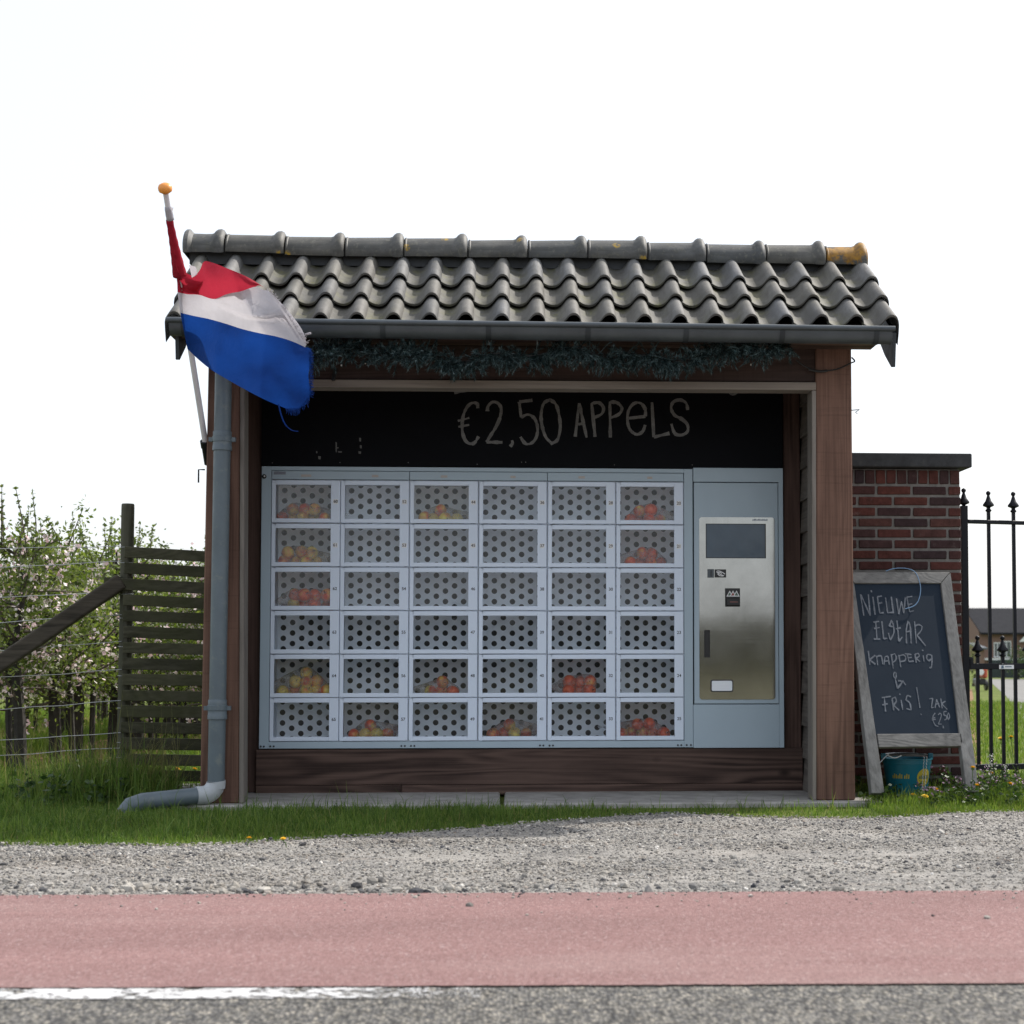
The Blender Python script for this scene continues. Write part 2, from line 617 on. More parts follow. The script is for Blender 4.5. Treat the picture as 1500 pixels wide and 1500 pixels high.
def m_gravel():
    g = N('gravel_bed')
    v = g.coord()
    cell = g.n('TexVoronoi')
    cell.inputs['Scale'].default_value = 85
    g.l(v, cell.inputs['Vector'])
    sep = g.n('SeparateColor')
    g.l(cell.outputs['Color'], sep.inputs[0])
    c = g.ramp(sep.outputs[0], [(0, (.10, .10, .105)), (.3, (.24, .23, .215)), (.6, (.34, .322, .298)), (.85, (.40, .38, .352)), (1, (.52, .505, .475))])
    c = g.mix(1.0, c, g.ramp(cell.outputs['Distance'], [(.1, 1.0), (.75, .45)]), 'MULTIPLY')
    dust = g.ramp(g.noise(v, 2.2, 7, .7), [(.42, 0.0), (.62, .8)])
    c = g.mix(dust, c, g.ramp(g.noise(v, 120, 4, .7), [(.3, (.28, .263, .24)), (.7, (.41, .39, .36))]))
    br = g.ramp(g.noise(g.coord((.35, 1.6, 1)), 2.0, 6, .7), [(.55, 0.0), (.7, .55)])
    c = g.mix(br, c, (.26, .22, .185))
    h = g.math('SUBTRACT', 1.0, cell.outputs['Distance'])
    return g.done(g.bsdf(c, .9, 0, g.bump(h, .7, .012), .2))


def m_stone():
    g = N('gravel_stone')
    i = g.island()
    c = g.ramp(i, [(0, (.035, .037, .045)), (.10, (.10, .10, .105)), (.28, (.22, .212, .20)), (.6, (.325, .308, .282)), (.90, (.41, .392, .362)), (.92, (.30, .24, .20)), (.94, (.40, .385, .36)), (1, (.66, .64, .61))])
    c = g.mix(1.0, c, g.ramp(g.noise(g.coord(), 150, 4, .7), [(.3, .75), (.7, 1.2)]), 'MULTIPLY')
    c = g.mix(1.0, c, g.ramp(g.noise(g.coord((.35, 1.7, 1)), 2.0, 5, .65), [(.32, (1.08, 1.08, 1.08)), (.5, (.95, .93, .90)), (.7, (.66, .62, .57))]), 'MULTIPLY')
    return g.done(g.bsdf(c, .85, 0, None, .25))


def m_lane():
    g = N('red_bike_lane_asphalt')
    v = g.coord((1, .42, 1))
    a = g.noise(v, 190, 4, .8)
    ce = g.vor(v, 170, 'Color')
    sep = g.n('SeparateColor')
    g.l(ce, sep.inputs[0])
    c = g.ramp(a, [(.28, (.14, .074, .070)), (.5, (.265, .154, .146)), (.72, (.38, .265, .25))])
    c = g.mix(.55, c, g.ramp(sep.outputs[0], [(0, (.15, .080, .076)), (.45, (.250, .144, .136)), (.9, (.31, .188, .178)), (1, (.43, .34, .33))]))
    big = g.ramp(g.noise(g.coord((.4, 1.5, 1)), 1.1, 5, .6), [(.3, .84), (.7, 1.08)])
    c = g.mix(1.0, c, big, 'MULTIPLY')
    pale = g.ramp(g.noise(g.coord((.25, 1.2, 1), loc=(3, 1, 0)), 1.5, 6, .65), [(.50, 0.0), (.72, .35)])
    c = g.mix(pale, c, (.36, .27, .25))
    return g.done(g.bsdf(c, .9, 0, g.bump(g.math('ADD', a, sep.outputs[1]), .8, .006), .25))


def m_asphalt():
    g = N('worn_grey_asphalt')
    v = g.coord((1, .5, 1))
    cell = g.n('TexVoronoi')
    cell.inputs['Scale'].default_value = 95
    g.l(v, cell.inputs['Vector'])
    sep = g.n('SeparateColor')
    g.l(cell.outputs['Color'], sep.inputs[0])
    c = g.ramp(sep.outputs[0], [(0, (.075, .074, .075)), (.3, (.14, .135, .127)), (.6, (.195, .186, .168)), (.85, (.255, .238, .205)), (1, (.35, .32, .27))])
    e = g.ramp(cell.outputs['Distance'], [(.2, 1.0), (.8, .3)])
    c = g.mix(1.0, c, e, 'MULTIPLY')
    c = g.mix(1.0, c, g.ramp(g.noise(v, 12, 6, .7), [(.3, .75), (.7, 1.25)]), 'MULTIPLY')
    h = g.math('SUBTRACT', 1.0, cell.outputs['Distance'])
    return g.done(g.bsdf(c, .85, 0, g.bump(h, .8, .012), .3))


def m_line():
    g = N('worn_white_road_paint')
    v = g.coord()
    wear = g.ramp(g.noise(v, 16, 8, .75), [(.43, 1.0), (.49, 0.0)])
    cr = g.ramp(g.noise(g.coord((9, 25, 1)), 1.0, 6, .7), [(.38, 1.0), (.43, 0.0)])
    cx = g.n('SeparateXYZ')
    g.l(g.coord(), cx.inputs[0])
    fade = g.ramp(g.math('ADD', g.math('MULTIPLY', cx.outputs[0], .5), .9), [(.50, 0.0), (1.0, .66)])
    w = g.math('MAXIMUM', g.math('MAXIMUM', wear, cr), 0.0)
    n2 = g.noise(v, 45, 6, .8)
    w = g.math('MAXIMUM', w, g.math('GREATER_THAN', g.math('ADD', g.math('MULTIPLY', fade, 1.0), g.math('MULTIPLY', n2, 1.9)), 1.27))
    c = g.ramp(g.noise(v, 30, 6, .7), [(.3, (.40, .40, .40)), (.65, (.66, .66, .66))])
    sh = g.bsdf(c, .8, 0, g.bump(g.noise(v, 60, 4), .4, .006), .3)
    tr = g.n('BsdfTransparent')
    mx = g.n('MixShader')
    g.l(w, mx.inputs[0])
    g.l(sh, mx.inputs[1])
    g.l(tr.outputs[0], mx.inputs[2])
    return g.done(mx.outputs[0])


def m_grass(name, dark, mid, light, dry=(.25, .22, .09)):
    g = N(name)
    i = g.island()
    c = g.ramp(i, [(0, dark), (.45, mid), (.85, light), (.94, light), (1, dry)])
    v = g.coord()
    c = g.mix(1.0, c, g.ramp(g.noise(v, 1.6, 5, .6), [(.3, .75), (.7, 1.25)]), 'MULTIPLY')
    a = g.bsdf(c, .6, 0, None, .25)
    t = g.n('BsdfTranslucent')
    g.l(g.mix(1.0, c, (1.15, 1.25, .6), 'MULTIPLY'), t.inputs['Color'])
    mx = g.n('MixShader')
    mx.inputs[0].default_value = .4
    g.l(a, mx.inputs[1])
    g.l(t.outputs[0], mx.inputs[2])
    return g.done(mx.outputs[0])


def m_cloth(name, col, col2=None):
    g = N(name)
    v = g.coord()
    w = g.noise(v, 9, 5, .6)
    c = g.ramp(w, [(.3, tuple(x * .93 for x in col)), (.7, tuple(min(1, x * 1.05) for x in col))])
    a = g.bsdf(c, .75, 0, g.bump(g.noise(v, 13, 4, .6, .8), .5, .03, g.bump(g.noise(v, 220, 2), .12, .002)), .15)
    t = g.n('BsdfTranslucent')
    g.l(c, t.inputs['Color'])
    mx = g.n('MixShader')
    mx.inputs[0].default_value = .45
    g.l(a, mx.inputs[1])
    g.l(t.outputs[0], mx.inputs[2])
    return g.done(mx.outputs[0])


def m_glass(name, ior=1.55, dirt=.02, tint=(.97, .98, .99)):
    g = N(name)
    tr = g.n('BsdfTransparent')
    tr.inputs['Color'].default_value = (*tint, 1)
    gl = g.n('BsdfGlossy')
    gl.inputs['Roughness'].default_value = .02
    fr = g.n('Fresnel')
    fr.inputs['IOR'].default_value = ior
    m1 = g.n('MixShader')
    g.l(fr.outputs[0], m1.inputs[0])
    g.l(tr.outputs[0], m1.inputs[1])
    g.l(gl.outputs[0], m1.inputs[2])
    df = g.n('BsdfDiffuse')
    df.inputs['Color'].default_value = (.6, .62, .65, 1)
    m2 = g.n('MixShader')
    g.l(g.ramp(g.noise(g.jitter(g.coord()), 6, 6, .7), [(.3, dirt * .4), (.75, dirt * 1.6)]), m2.inputs[0])
    g.l(m1.outputs[0], m2.inputs[1])
    g.l(df.outputs[0], m2.inputs[2])
    return g.done(m2.outputs[0])


def m_film():
    g = N('clear_crinkled_bag_film')
    v = g.jitter(g.coord())
    nr = g.bump(g.noise(g.n('TexCoord').outputs['Object'], 26, 5, .7, .8), .9, .02)
    tr = g.n('BsdfTransparent')
    tr.inputs['Color'].default_value = (.985, .985, .985, 1)
    gl = g.n('BsdfGlossy')
    gl.inputs['Roughness'].default_value = .12
    g.l(nr, gl.inputs['Normal'])
    fr = g.n('Fresnel')
    fr.inputs['IOR'].default_value = 1.5
    g.l(nr, fr.inputs['Normal'])
    m1 = g.n('MixShader')
    g.l(g.math('MULTIPLY', fr.outputs[0], .7), m1.inputs[0])
    g.l(tr.outputs[0], m1.inputs[1])
    g.l(gl.outputs[0], m1.inputs[2])
    # whitish creases in the plastic, with its white glints painted in
    df = g.n('BsdfDiffuse')
    df.inputs['Color'].default_value = (.95, .95, .97, 1)
    cr = g.noise(g.n('TexCoord').outputs['Object'], 34, 4, .6, 1.6)
    ridge = g.math('ABSOLUTE', g.math('SUBTRACT', cr, .5))
    fac = g.ramp(ridge, [(.0, .42), (.022, .10), (.06, .02)])
    m2 = g.n('MixShader')
    g.l(fac, m2.inputs[0])
    g.l(m1.outputs[0], m2.inputs[1])
    g.l(df.outputs[0], m2.inputs[2])
    return g.done(m2.outputs[0])


def m_apple():
    g = N('red_and_yellow_apple_skin')
    v = g.jitter(g.coord(), 50)
    oi = g.n('ObjectInfo')
    sep = g.n('SeparateColor')
    g.l(oi.outputs['Color'], sep.inputs[0])
    n1 = g.noise(v, 13, 3, .5)
    blush = g.ramp(g.math('ADD', g.math('SUBTRACT', g.math('MULTIPLY', n1, 1.8), .45), g.math('SUBTRACT', sep.outputs[0], .5)), [(.18, 0.0), (.50, 1.0)])
    st = g.noise(g.coord((60, 60, 5)), 1.0, 3, .6)
    red = g.ramp(st, [(.3, (.62, .05, .035)), (.7, (.88, .22, .09))])
    yel = g.ramp(n1, [(.3, (.88, .74, .16)), (.7, (.95, .72, .20))])
    return g.done(g.bsdf(g.mix(blush, yel, red), .32, 0, None, .5))


def m_chalk(name, col, thr=.40):
    g = N(name)
    v = g.coord()
    k = g.ramp(g.noise(v, 260, 3, .7), [(thr - .07, .55), (thr + .12, 1.0)])
    c = g.mix(1.0, col, k, 'MULTIPLY')
    c = g.mix(1.0, c, g.ramp(g.noise(v, 18, 4), [(.3, .7), (.7, 1.15)]), 'MULTIPLY')
    return g.done(g.bsdf(c, .9, 0, None, .1))


def m_steel():
    g = N('brushed_stainless_steel')
    v = g.coord((2, 2, 260))
    s = g.noise(v, 1.0, 4, .6)
    w = g.noise(g.coord(), 3.0, 3, .5)
    rr = g.ramp(g.math('ADD', g.math('MULTIPLY', s, .5), g.math('MULTIPLY', w, .5)), [(.3, .055), (.7, .10)])
    nb = g.bump(g.noise(g.coord(), 2.2, 2, .4), .05, .02)
    cc = g.ramp(g.noise(g.coord((1.2, 1.2, .8)), 5.0, 6, .7, .6), [(.3, (.325, .325, .312)), (.7, (.40, .40, .385))])
    return g.done(g.bsdf(cc, rr, 1.0, nb))


def m_board(name, col, smear):
    g = N(name)
    v = g.coord()
    c = g.ramp(g.noise(v, 2.5, 7, .7, .5), [(.35, col), (.75, smear)])
    return g.done(g.bsdf(c, .7, 0, None, .12))


def m_leaf(name, a, b, c2, tl=.45):
    g = N(name)
    c = g.ramp(g.island(), [(0, a), (.5, b), (1, c2)])
    c = g.mix(1.0, c, g.ramp(g.rand(), [(0, .8), (1, 1.2)]), 'MULTIPLY')
    d = g.bsdf(c, .5, 0, None, .35)
    t = g.n('BsdfTranslucent')
    g.l(g.mix(1.0, c, (1.2, 1.3, .55), 'MULTIPLY') if 'leaf' in name else c, t.inputs['Color'])
    mx = g.n('MixShader')
    mx.inputs[0].default_value = tl
    g.l(d, mx.inputs[1])
    g.l(t.outputs[0], mx.inputs[2])
    return g.done(mx.outputs[0])


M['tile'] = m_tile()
M['ridge'] = m_ridge(False)
M['ridge_l'] = m_ridge(True)
M['brick'] = m_brick()
M['ground'] = m_ground()
M['soil'] = m_soil()
M['gravel'] = m_gravel()
M['stone'] = m_stone()
M['lane'] = m_lane()
M['asphalt'] = m_asphalt()
M['line'] = m_line()
M['grass'] = m_grass('verge_grass', (.052, .098, .020), (.095, .165, .030), (.17, .235, .055))
M['lawn'] = m_grass('sunlit_lawn_grass', (.075, .13, .022), (.12, .19, .032), (.19, .25, .055))
M['dry'] = m_grass('dry_pale_grass', (.12, .13, .045), (.19, .18, .075), (.27, .25, .12))
M['red'] = m_cloth('red_flag_cloth', (.42, .026, .050))
M['white'] = m_cloth('white_flag_cloth', (.55, .53, .56))
M['blue'] = m_cloth('blue_flag_cloth', (.0075, .048, .245))
M['pane'] = m_glass('locker_door_glass')
M['film'] = m_film()
M['apple'] = m_apple()
M['chalk'] = m_chalk('white_chalk_paint', (.21, .208, .205))
M['chalk2'] = m_chalk('soft_white_chalk', (.19, .21, .24), .5)
M['steel'] = m_steel()
M['blackboard'] = m_board('matt_blackboard', (.0025, .003, .0045), (.0045, .005, .007))
M['signboard'] = m_board('dark_blue_grey_chalkboard', (.010, .018, .030), (.015, .024, .037))
M['leaf'] = m_leaf('young_apple_leaf', (.060, .092, .024), (.120, .160, .045), (.22, .255, .090))
M['blossom'] = m_leaf('pink_white_blossom', (.66, .42, .46), (.78, .66, .67), (.84, .80, .80), .3)
M['bark'] = plain('dark_bark', (.030, .026, .022), .9, 0, .35, 14, .6, 50)
M['twig'] = plain('grey_brown_twig', (.085, .070, .055), .9, 0, .3, 14)
M['pine'] = m_leaf('blue_green_needles', (.010, .026, .027), (.038, .078, .081), (.21, .285, .29), .15)
M['hedge'] = m_leaf('dark_hedge_leaf', (.02, .045, .012), (.04, .08, .02), (.075, .12, .03), .3)
M['dullhedge'] = m_leaf('dull_hedge_leaf', (.05, .05, .03), (.08, .078, .05), (.12, .11, .075), .3)
M['screen'] = plain('dark_screen_glass', (.050, .082, .120), .12, 0, .15, 4, spec=.55)

# ------------------------------------------------------------------ ground, road, verge
def sheet(name, pts, mat, z, label=None):
    mb = MB()
    mb.add([(p[0], p[1], z) for p in pts], [tuple(range(len(pts)))])
    o = mb.build(name, mat)
    if o.data.polygons[0].normal.z < 0:
        o.data.flip_normals()
    tag(o, label, None, None, 'structure')
    return o


def edge_line(pa, pb, z, ext=60):
    a, b = gnd(*pa, z), gnd(*pb, z)
    a.z = b.z = 0
    d = (b - a).normalized()
    return a - d * ext, b + d * ext


mb = MB()
NG = 40
gx = [-600 + 1200 * i / NG for i in range(NG + 1)]
mb.add([(x, y, 0) for y in gx for x in gx], [(j * (NG + 1) + i, j * (NG + 1) + i + 1, (j + 1) * (NG + 1) + i + 1, (j + 1) * (NG + 1) + i) for j in range(NG) for i in range(NG)])
tag(mb.build('ground', M['ground']), 'flat green farmland around the shed', None, None, 'structure')

e1 = edge_line((0, 1312), (1500, 1305), .012)      # gravel / bike lane
e2 = edge_line((0, 1448), (1500, 1441), .012)      # bike lane / carriageway
dr = (e2[1] - e2[0]).normalized()
nr = Vector((-dr.y, dr.x, 0))
far0, far1 = e2[0] - nr * 7.5, e2[1] - nr * 7.5
sheet('road', [e2[0] + nr * .05, e2[1] + nr * .05, far1, far0], M['asphalt'], .009)
sheet('field', [far0, far1, far1 - nr * 250, far0 - nr * 250], M['field'], .004, 'open olive field across the road')
def ragged(a, b, amp, x0=-4.5, x1=5.0, n=420, seed=0.0):
    d = b - a
    out = [a]
    for k in range(n + 1):
        x = x0 + (x1 - x0) * k / n
        q = a + d * ((x - a.x) / d.x)
        out.append(q + nr * amp * (noise.noise(Vector((x * 9, seed, 0))) + .8 * noise.noise(Vector((x * 31, seed, 1)))))
    return out + [b]


lane_top, lane_low = ragged(e1[0], e1[1], .014, seed=1.0), ragged(e2[0], e2[1], .008, seed=2.0)
mb = MB()
nl_ = len(lane_top)
mb.add([(q.x, q.y, .014) for q in lane_top] + [(q.x, q.y, .014) for q in lane_low], [(i + nl_, i + nl_ + 1, i + 1, i) for i in range(nl_ - 1)])
tag(mb.build('bike_lane', M['lane']), 'red asphalt bicycle lane along the road', None, None, 'structure')
la, lb = gnd(-300, 1449.5, .0125), gnd(900, 1445, .0125)
sheet('road_edge_marking', [la, lb, lb - nr * .135, la - nr * .135], M['line'], .0125, 'worn white edge line fading out along the road')

gedge = [(-700, 1243), (0, 1240), (150, 1241), (300, 1241), (420, 1233), (550, 1226), (700, 1214), (800, 1206), (900, 1197), (1000, 1193), (1100, 1199), (1250, 1201), (1330, 1198), (1400, 1192), (1500, 1190), (2100, 1182)]
GE = [gnd(*p) for p in gedge]
gpoly = [e1[0]] + [e1[1]] + [Vector((60, GE[-1].y, 0))] + list(reversed(GE)) + [Vector((-60, GE[0].y, 0))]
sheet('gravel_verge', gpoly, M['gravel'], .006)


def ge_y(x):
    for a, b in zip(GE, GE[1:]):
        if a.x <= x <= b.x:
            t = (x - a.x) / (b.x - a.x)
            return a.y + t * (b.y - a.y)
    return GE[0].y if x < GE[0].x else GE[-1].y


def lane_y(x):
    t = (x - e1[0].x) / (e1[1].x - e1[0].x)
    return e1[0].y + t * (e1[1].y - e1[0].y)


# driveway behind the gate, soil strips under the orchard rows
sheet('driveway', [gnd(1446, 995), gnd(1700, 995), gnd(2600, 1090), gnd(1560, 1090), gnd(1500, 1055), gnd(1474, 1020)], plain('grey_driveway_paving', (.17, .165, .155), .9, 0, .2, 2), .006, 'grey driveway leading to the far house')
sheet('soil', [(-3.0, 2.2), (-2.7, 60), (-4.2, 60), (-4.2, 2.2)], M['soil'], .005, 'bare orange soil strip under the apple trees')
sheet('soil', [(-5.1, 2.2), (-4.9, 60), (-6.0, 60), (-6.0, 2.2)], M['soil'], .005, 'bare orange soil strip under the farther orchard row')
sheet('soil', [gnd(1414, 1125), gnd(1440, 1125), gnd(1424, 1010), gnd(1418, 1010)], M['soil'], .005, 'bare orange soil along the brick pillar behind the gate')

# concrete slabs under the shed
SZ = .03
mb = MB()
gap0, gap1 = at(733, 1175, 0).x, at(738, 1175, 0).x
xl, xr = at(178, 1195, -.1).x, at(1291, 1178, -.05).x
for i, (x0, x1, y0) in enumerate(((xl, gap0, -.13), (gap1, xr, -.11))):
    mb = MB()
    mb.poly([(x0, y0, -.1), (x1, y0 + .01, -.1), (x1 - (.012 if i == 0 else 0), 1.45, -.1), (x0 + (.012 if i else 0), 1.45, -.1)], (0, 0, .1 + SZ))
    o = mb.build('concrete_slab', M['concrete'], bevel=.008, fix=True)
    tag(o, 'concrete floor slab under the left half of the shed' if i == 0 else 'concrete floor slab under the right half of the shed', None, None, 'structure')

# ------------------------------------------------------------------ the shed
YL = .74
shed = thing('farm_shed', 'open-fronted brown wooden roadside shed with a grey pantile roof', 'shed', (.15, .6, 0))


def pxpoly(pts, Y, dy, mat, name, parent, bevel=.004, label=None):
    mb = MB()
    mb.poly([at(px, py, Y) for px, py in pts], (0, dy, 0))
    return mb.build(name, mat, parent, bevel=bevel, label=label, fix=True)


def fl(p, z):
    p = p.copy(); p.z = z; return p


# posts
for pts in (((292.5, 1187), (350, 1187), (351, 500), (306, 500)), ((1196, 1180), (1253, 1180), (1247, 506), (1195, 506))):
    mb = MB()
    A = [at(px, py, 0) for px, py in pts]
    A[0].z = A[1].z = SZ + .001
    A[2].z = A[3].z = 2.765
    mb.poly(A, (0, .2, 0))
    mb.build('post', M['post'], shed, bevel=.006, fix=True)
# header beam and fascia
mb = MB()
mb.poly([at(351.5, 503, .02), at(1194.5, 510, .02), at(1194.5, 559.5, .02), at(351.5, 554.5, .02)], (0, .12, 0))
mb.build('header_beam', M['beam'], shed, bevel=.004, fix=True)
# pale trim
mb = MB()
mb.poly([at(352, 555, -.004), at(1195.5, 560, -.004), at(1195.5, 571.5, -.004), at(352, 566.5, -.004)], (0, .14, 0))
mb.build('trim_strip', M['trim_x'], shed, bevel=.002, fix=True)
for pts in (((350, 1188), (356.5, 1188), (358, 567), (351.8, 567)), ((1190.5, 1180), (1196, 1180), (1195.5, 572), (1189.5, 572))):
    mb = MB()
    A = [at(px, py, -.004) for px, py in pts]
    A[0].z = A[1].z = SZ + .002
    mb.poly(A, (0, .16, 0))
    mb.build('trim_strip', M['trim_z'], shed, bevel=.002, fix=True)

X_IN_L, X_IN_R = -1.66, 1.85
# back uprights beside the machine
for (a, b) in ((340, 382.5), (1148.5, 1200)):
    mb = MB()
    xa, xb = at(a, 900, YL + .03).x, at(b, 900, YL + .03).x
    xa, xb = max(xa, X_IN_L), min(xb, X_IN_R)
    mb.b2(xa, xb, YL + .03, YL + .07, SZ + .002, 2.62)
    mb.build('upright_board', M['dark_z'], shed, bevel=.003)
# base board under the machine: one wide plank plus a narrow strip at the bottom right
zb0 = at(760, 1165, YL).z
zb1 = at(760, 1097, YL).z
xa, xb = at(375, 1100, YL).x, at(1176, 1100, YL).x
zs = at(760, 1149, YL).z
xm = at(588, 1150, YL).x
mb = MB(); mb.b2(xa, xb, YL, YL + .028, zs + .001, zb1); mb.build('base_board', M['dark_x'], shed, bevel=.003)
mb = MB(); mb.b2(xa, xm - .001, YL + .001, YL + .028, zb0, zs - .001); mb.build('base_board', M['dark_x'], shed, bevel=.003)
mb = MB(); mb.b2(xm + .001, xb, YL + .001, YL + .028, zb0 + .004, zs - .001); mb.build('base_board', M['dark_x'], shed, bevel=.003)
# blackboard
zt = at(760, 685, YL).z
bx0, bx1 = at(383.5, 640, YL).x, at(1146, 640, YL).x
mb = MB(); mb.b2(bx0, bx1, YL - .006, YL + .012, zt + .004, 2.62)
board = mb.build('blackboard', M['blackboard'], shed)
P0, nF = Vector((0, YL - .006, 0)), Vector((0, -1, 0))


def zpt(ox, oy, sc, Y=None, P=P0, n=nF):
    return lambda x, y: onp(ox + x / sc, oy + y / sc, P, n)


T = zpt(600, 570, 3.0)
strokes = [
    [(300, 84), (296, 64), (275, 61), (255, 76), (240, 104), (232, 140), (232, 185), (243, 222), (262, 239), (285, 236), (303, 208)],
    [(212, 140), (240, 133), (262, 126)], [(214, 166), (240, 161), (262, 157)],
    [(342, 97), (345, 75), (365, 57), (388, 62), (402, 85), (398, 122), (380, 165), (355, 205), (338, 233)], [(338, 233), (408, 234)],
    [(450, 225), (452, 238), (442, 253)],
    [(540, 49), (482, 56)], [(482, 56), (490, 124)], [(490, 124), (520, 112), (548, 128), (562, 165), (558, 208), (538, 236), (510, 240), (487, 210)],
    [(620, 46), (590, 62), (578, 110), (582, 160), (598, 210), (625, 239), (650, 222), (662, 170), (656, 110), (642, 66), (615, 46)],
    [(728, 209), (745, 62)], [(745, 62), (778, 213)], [(733, 156), (768, 150)],
    [(800, 62), (815, 210)], [(800, 63), (832, 60), (852, 82), (843, 110), (808, 126)],
    [(880, 55), (882, 213)], [(880, 57), (912, 60), (933, 84), (920, 110), (884, 126)],
    [(962, 128), (1036, 120)], [(1036, 120), (1035, 88), (1015, 62), (985, 64), (962, 95), (958, 142), (970, 180), (998, 199), (1024, 186), (1035, 157)],
    [(1065, 58), (1073, 211)], [(1073, 211), (1142, 194)],
    [(1222, 92), (1215, 62), (1190, 48), (1160, 56), (1149, 84), (1165, 115), (1195, 131), (1220, 155), (1221, 186), (1195, 202), (1165, 194), (1150, 152)],
    [(1335, -8), (1345, 8), (1364, 10)], [(1400, 4), (1418, 22), (1445, 8)], [(596, 0), (606, 3)],
]
groups = [('chalk_letter', g_) for g_ in ((0, 1, 2), (3, 4), (5,), (6, 7, 8), (9,), (10, 11, 12), (13, 14), (15, 16), (17, 18), (19, 20), (21,))] + [('chalk_remnant', (22,)), ('chalk_remnant', (23,)), ('chalk_remnant', (24,))]
for nm, g_ in groups:
    mb = MB()
    for i in g_:
        mb.stroke([T(*q) for q in strokes[i]], .0185 if i not in (1, 2) else .013, nF, .0012 + i * .00002, 0, .5)
    mb.build(nm, M['chalk'], board)
mb = MB()
mb.stroke([T(195, 12), T(268, -1)], .030, nF, .0014, 0, .3)
mb.build('chalk_remnant', M['chalk'], board)
# leftover sticker scraps and screw heads
mb = MB()
for (x, y, w, h) in ((491.5, 647, 2, 16), (495, 661, 6, 2), (526, 641, 3, 6), (527, 652, 3, 5), (525, 661, 4, 4), (466, 668, 4, 5), (463, 661, 2, 3), (493, 655, 3, 2)):
    A = [onp(x + dx * w, y + dy * h, Vector((0, YL - .0075, 0)), nF) for dx, dy in ((0, 0), (1, .1), (.9, 1), (.1, .9))]
    mb.add(A, [(0, 1, 2, 3)])
for (x, y) in ((399, 678), (498, 677.5), (598, 677.5), (699, 680), (764, 677), (770, 677), (900, 681), (1014, 681)):
    mb.lathe(onp(x, y, Vector((0, YL - .008, 0)), nF), [(.0035, -.001), (.0035, .001)], 6, axis=Matrix.Rotation(R(90), 3, 'X'))
mb.build('sticker_scrap', M['scrap'], board)

# side walls: overlapping boards (seen inside on the right), back wall, ceiling
for side in (0, 1):
    x0 = X_IN_L - .045 if side == 0 else X_IN_R
    for k in range(13):
        z0 = SZ + .004 + k * .2
        mb = MB()
        xo = .022 if side else -.022
        a = x0 + (0 if side else .045)
        s = 1 if side else -1
        mb.poly([(a, .2, z0), (a + s * .022, .2, z0), (a + s * .034, .2, z0 + .205), (a + s * .018, .2, z0 + .205)], (0, 1.16, 0))
        mb.build('siding_board', M['siding'], shed, fix=True)
mb = MB(); mb.b2(X_IN_L - .08, X_IN_R + .08, 1.37, 1.40, SZ + .001, 2.66); mb.build('back_wall', M['dark_x'], shed)
mb = MB(); mb.b2(X_IN_L - .06, X_IN_R + .06, .15, 1.365, 2.625, 2.65); mb.build('ceiling_board', M['dark_x'], shed)
mb = MB(); mb.b2(-1.88, 2.14, -.235, -.002, 2.662, 2.68); mb.build('soffit_board', M['dark_x'], shed)

# ---- roof
PITCH = R(33.0)
cs, sn = math.cos(PITCH), math.sin(PITCH)
GA = .31
eR = at(1303, 457, -.24)
eL = at(258, 452, -.24)
NT = 20
cov = (eR.x - eL.x) / NT
ZE = (eR.z + eL.z) / 2 - .116           # bed height at the eaves line
TIL = R(.25)
roof_o = bpy.data.objects.new
# deck under the tiles (the far slope has no overhang past the walls)
ridge_y = -.24 + 1.03 * cs
ridge_z = ZE + 1.03 * sn
XB0, XB1 = -1.74, 1.96
mb = MB()
x0, x1 = eL.x + .03, eR.x - .02
mb.poly([(x0, -.20, ZE), (x0, ridge_y, ridge_z - .025), (x0, ridge_y, ridge_z - .045), (x0, -.20, ZE - .02)], (x1 - x0, 0, 0))
mb.poly([(XB0, ridge_y + .001, ridge_z - .025), (XB0, 2 * ridge_y + .20, ZE), (XB0, 2 * ridge_y + .20, ZE - .02), (XB0, ridge_y + .001, ridge_z - .045)], (XB1 - XB0, 0, 0))
roof = mb.build('roof', M['dark_x'], shed, fix=True)

prof = [(-.014, .016), (-.004, .012), (.010, .005), (.030, -.001), (.050, -.003), (.070, .000), (.088, .008), (.103, .021), (.115, .034), (.128, .045), (.143, .051), (.158, .0515), (.172, .047), (.184, .037), (.193, .022), (.197, .008), (.198, .001)]


def tile_mesh(name, prof, L=.37, flange=None):
    mb = MB()
    th = .017
    rows = [0.0, .008, .12, .25, L]
    n = len(prof)
    top, bot = [], []
    for r_, s in enumerate(rows):
        lift = .042 * (1 - s / L) - (.004 if r_ == 0 else 0)
        for (u, z) in prof:
            top.append(Vector(((u - .150) * cov / .2, s, z * 1.38 + lift)))
    for r_, s in enumerate(rows):
        lift = .042 * (1 - s / L)
        for (u, z) in prof:
            bot.append(Vector(((u - .150) * cov / .2, s, z * 1.38 + lift - th)))
    fs = []
    m = len(rows)
    for i in range(m - 1):
        for k in range(n - 1):
            a = i * n + k
            fs.append((a, a + 1, a + n + 1, a + n))
            b = a + m * n
            fs.append((b, b + n, b + n + 1, b + 1))
    o = m * n
    for k in range(n - 1):
        fs.append((k, o + k, o + k + 1, k + 1))
    for i in range(m - 1):
        a = i * n
        fs.append((a, a + n, a + n + o, a + o))
        a = i * n + n - 1
        fs.append((a, a + o, a + n + o, a + n))
    mb.add(top + bot, fs)
    return mb.mesh(name, M['tile'], smooth=42)


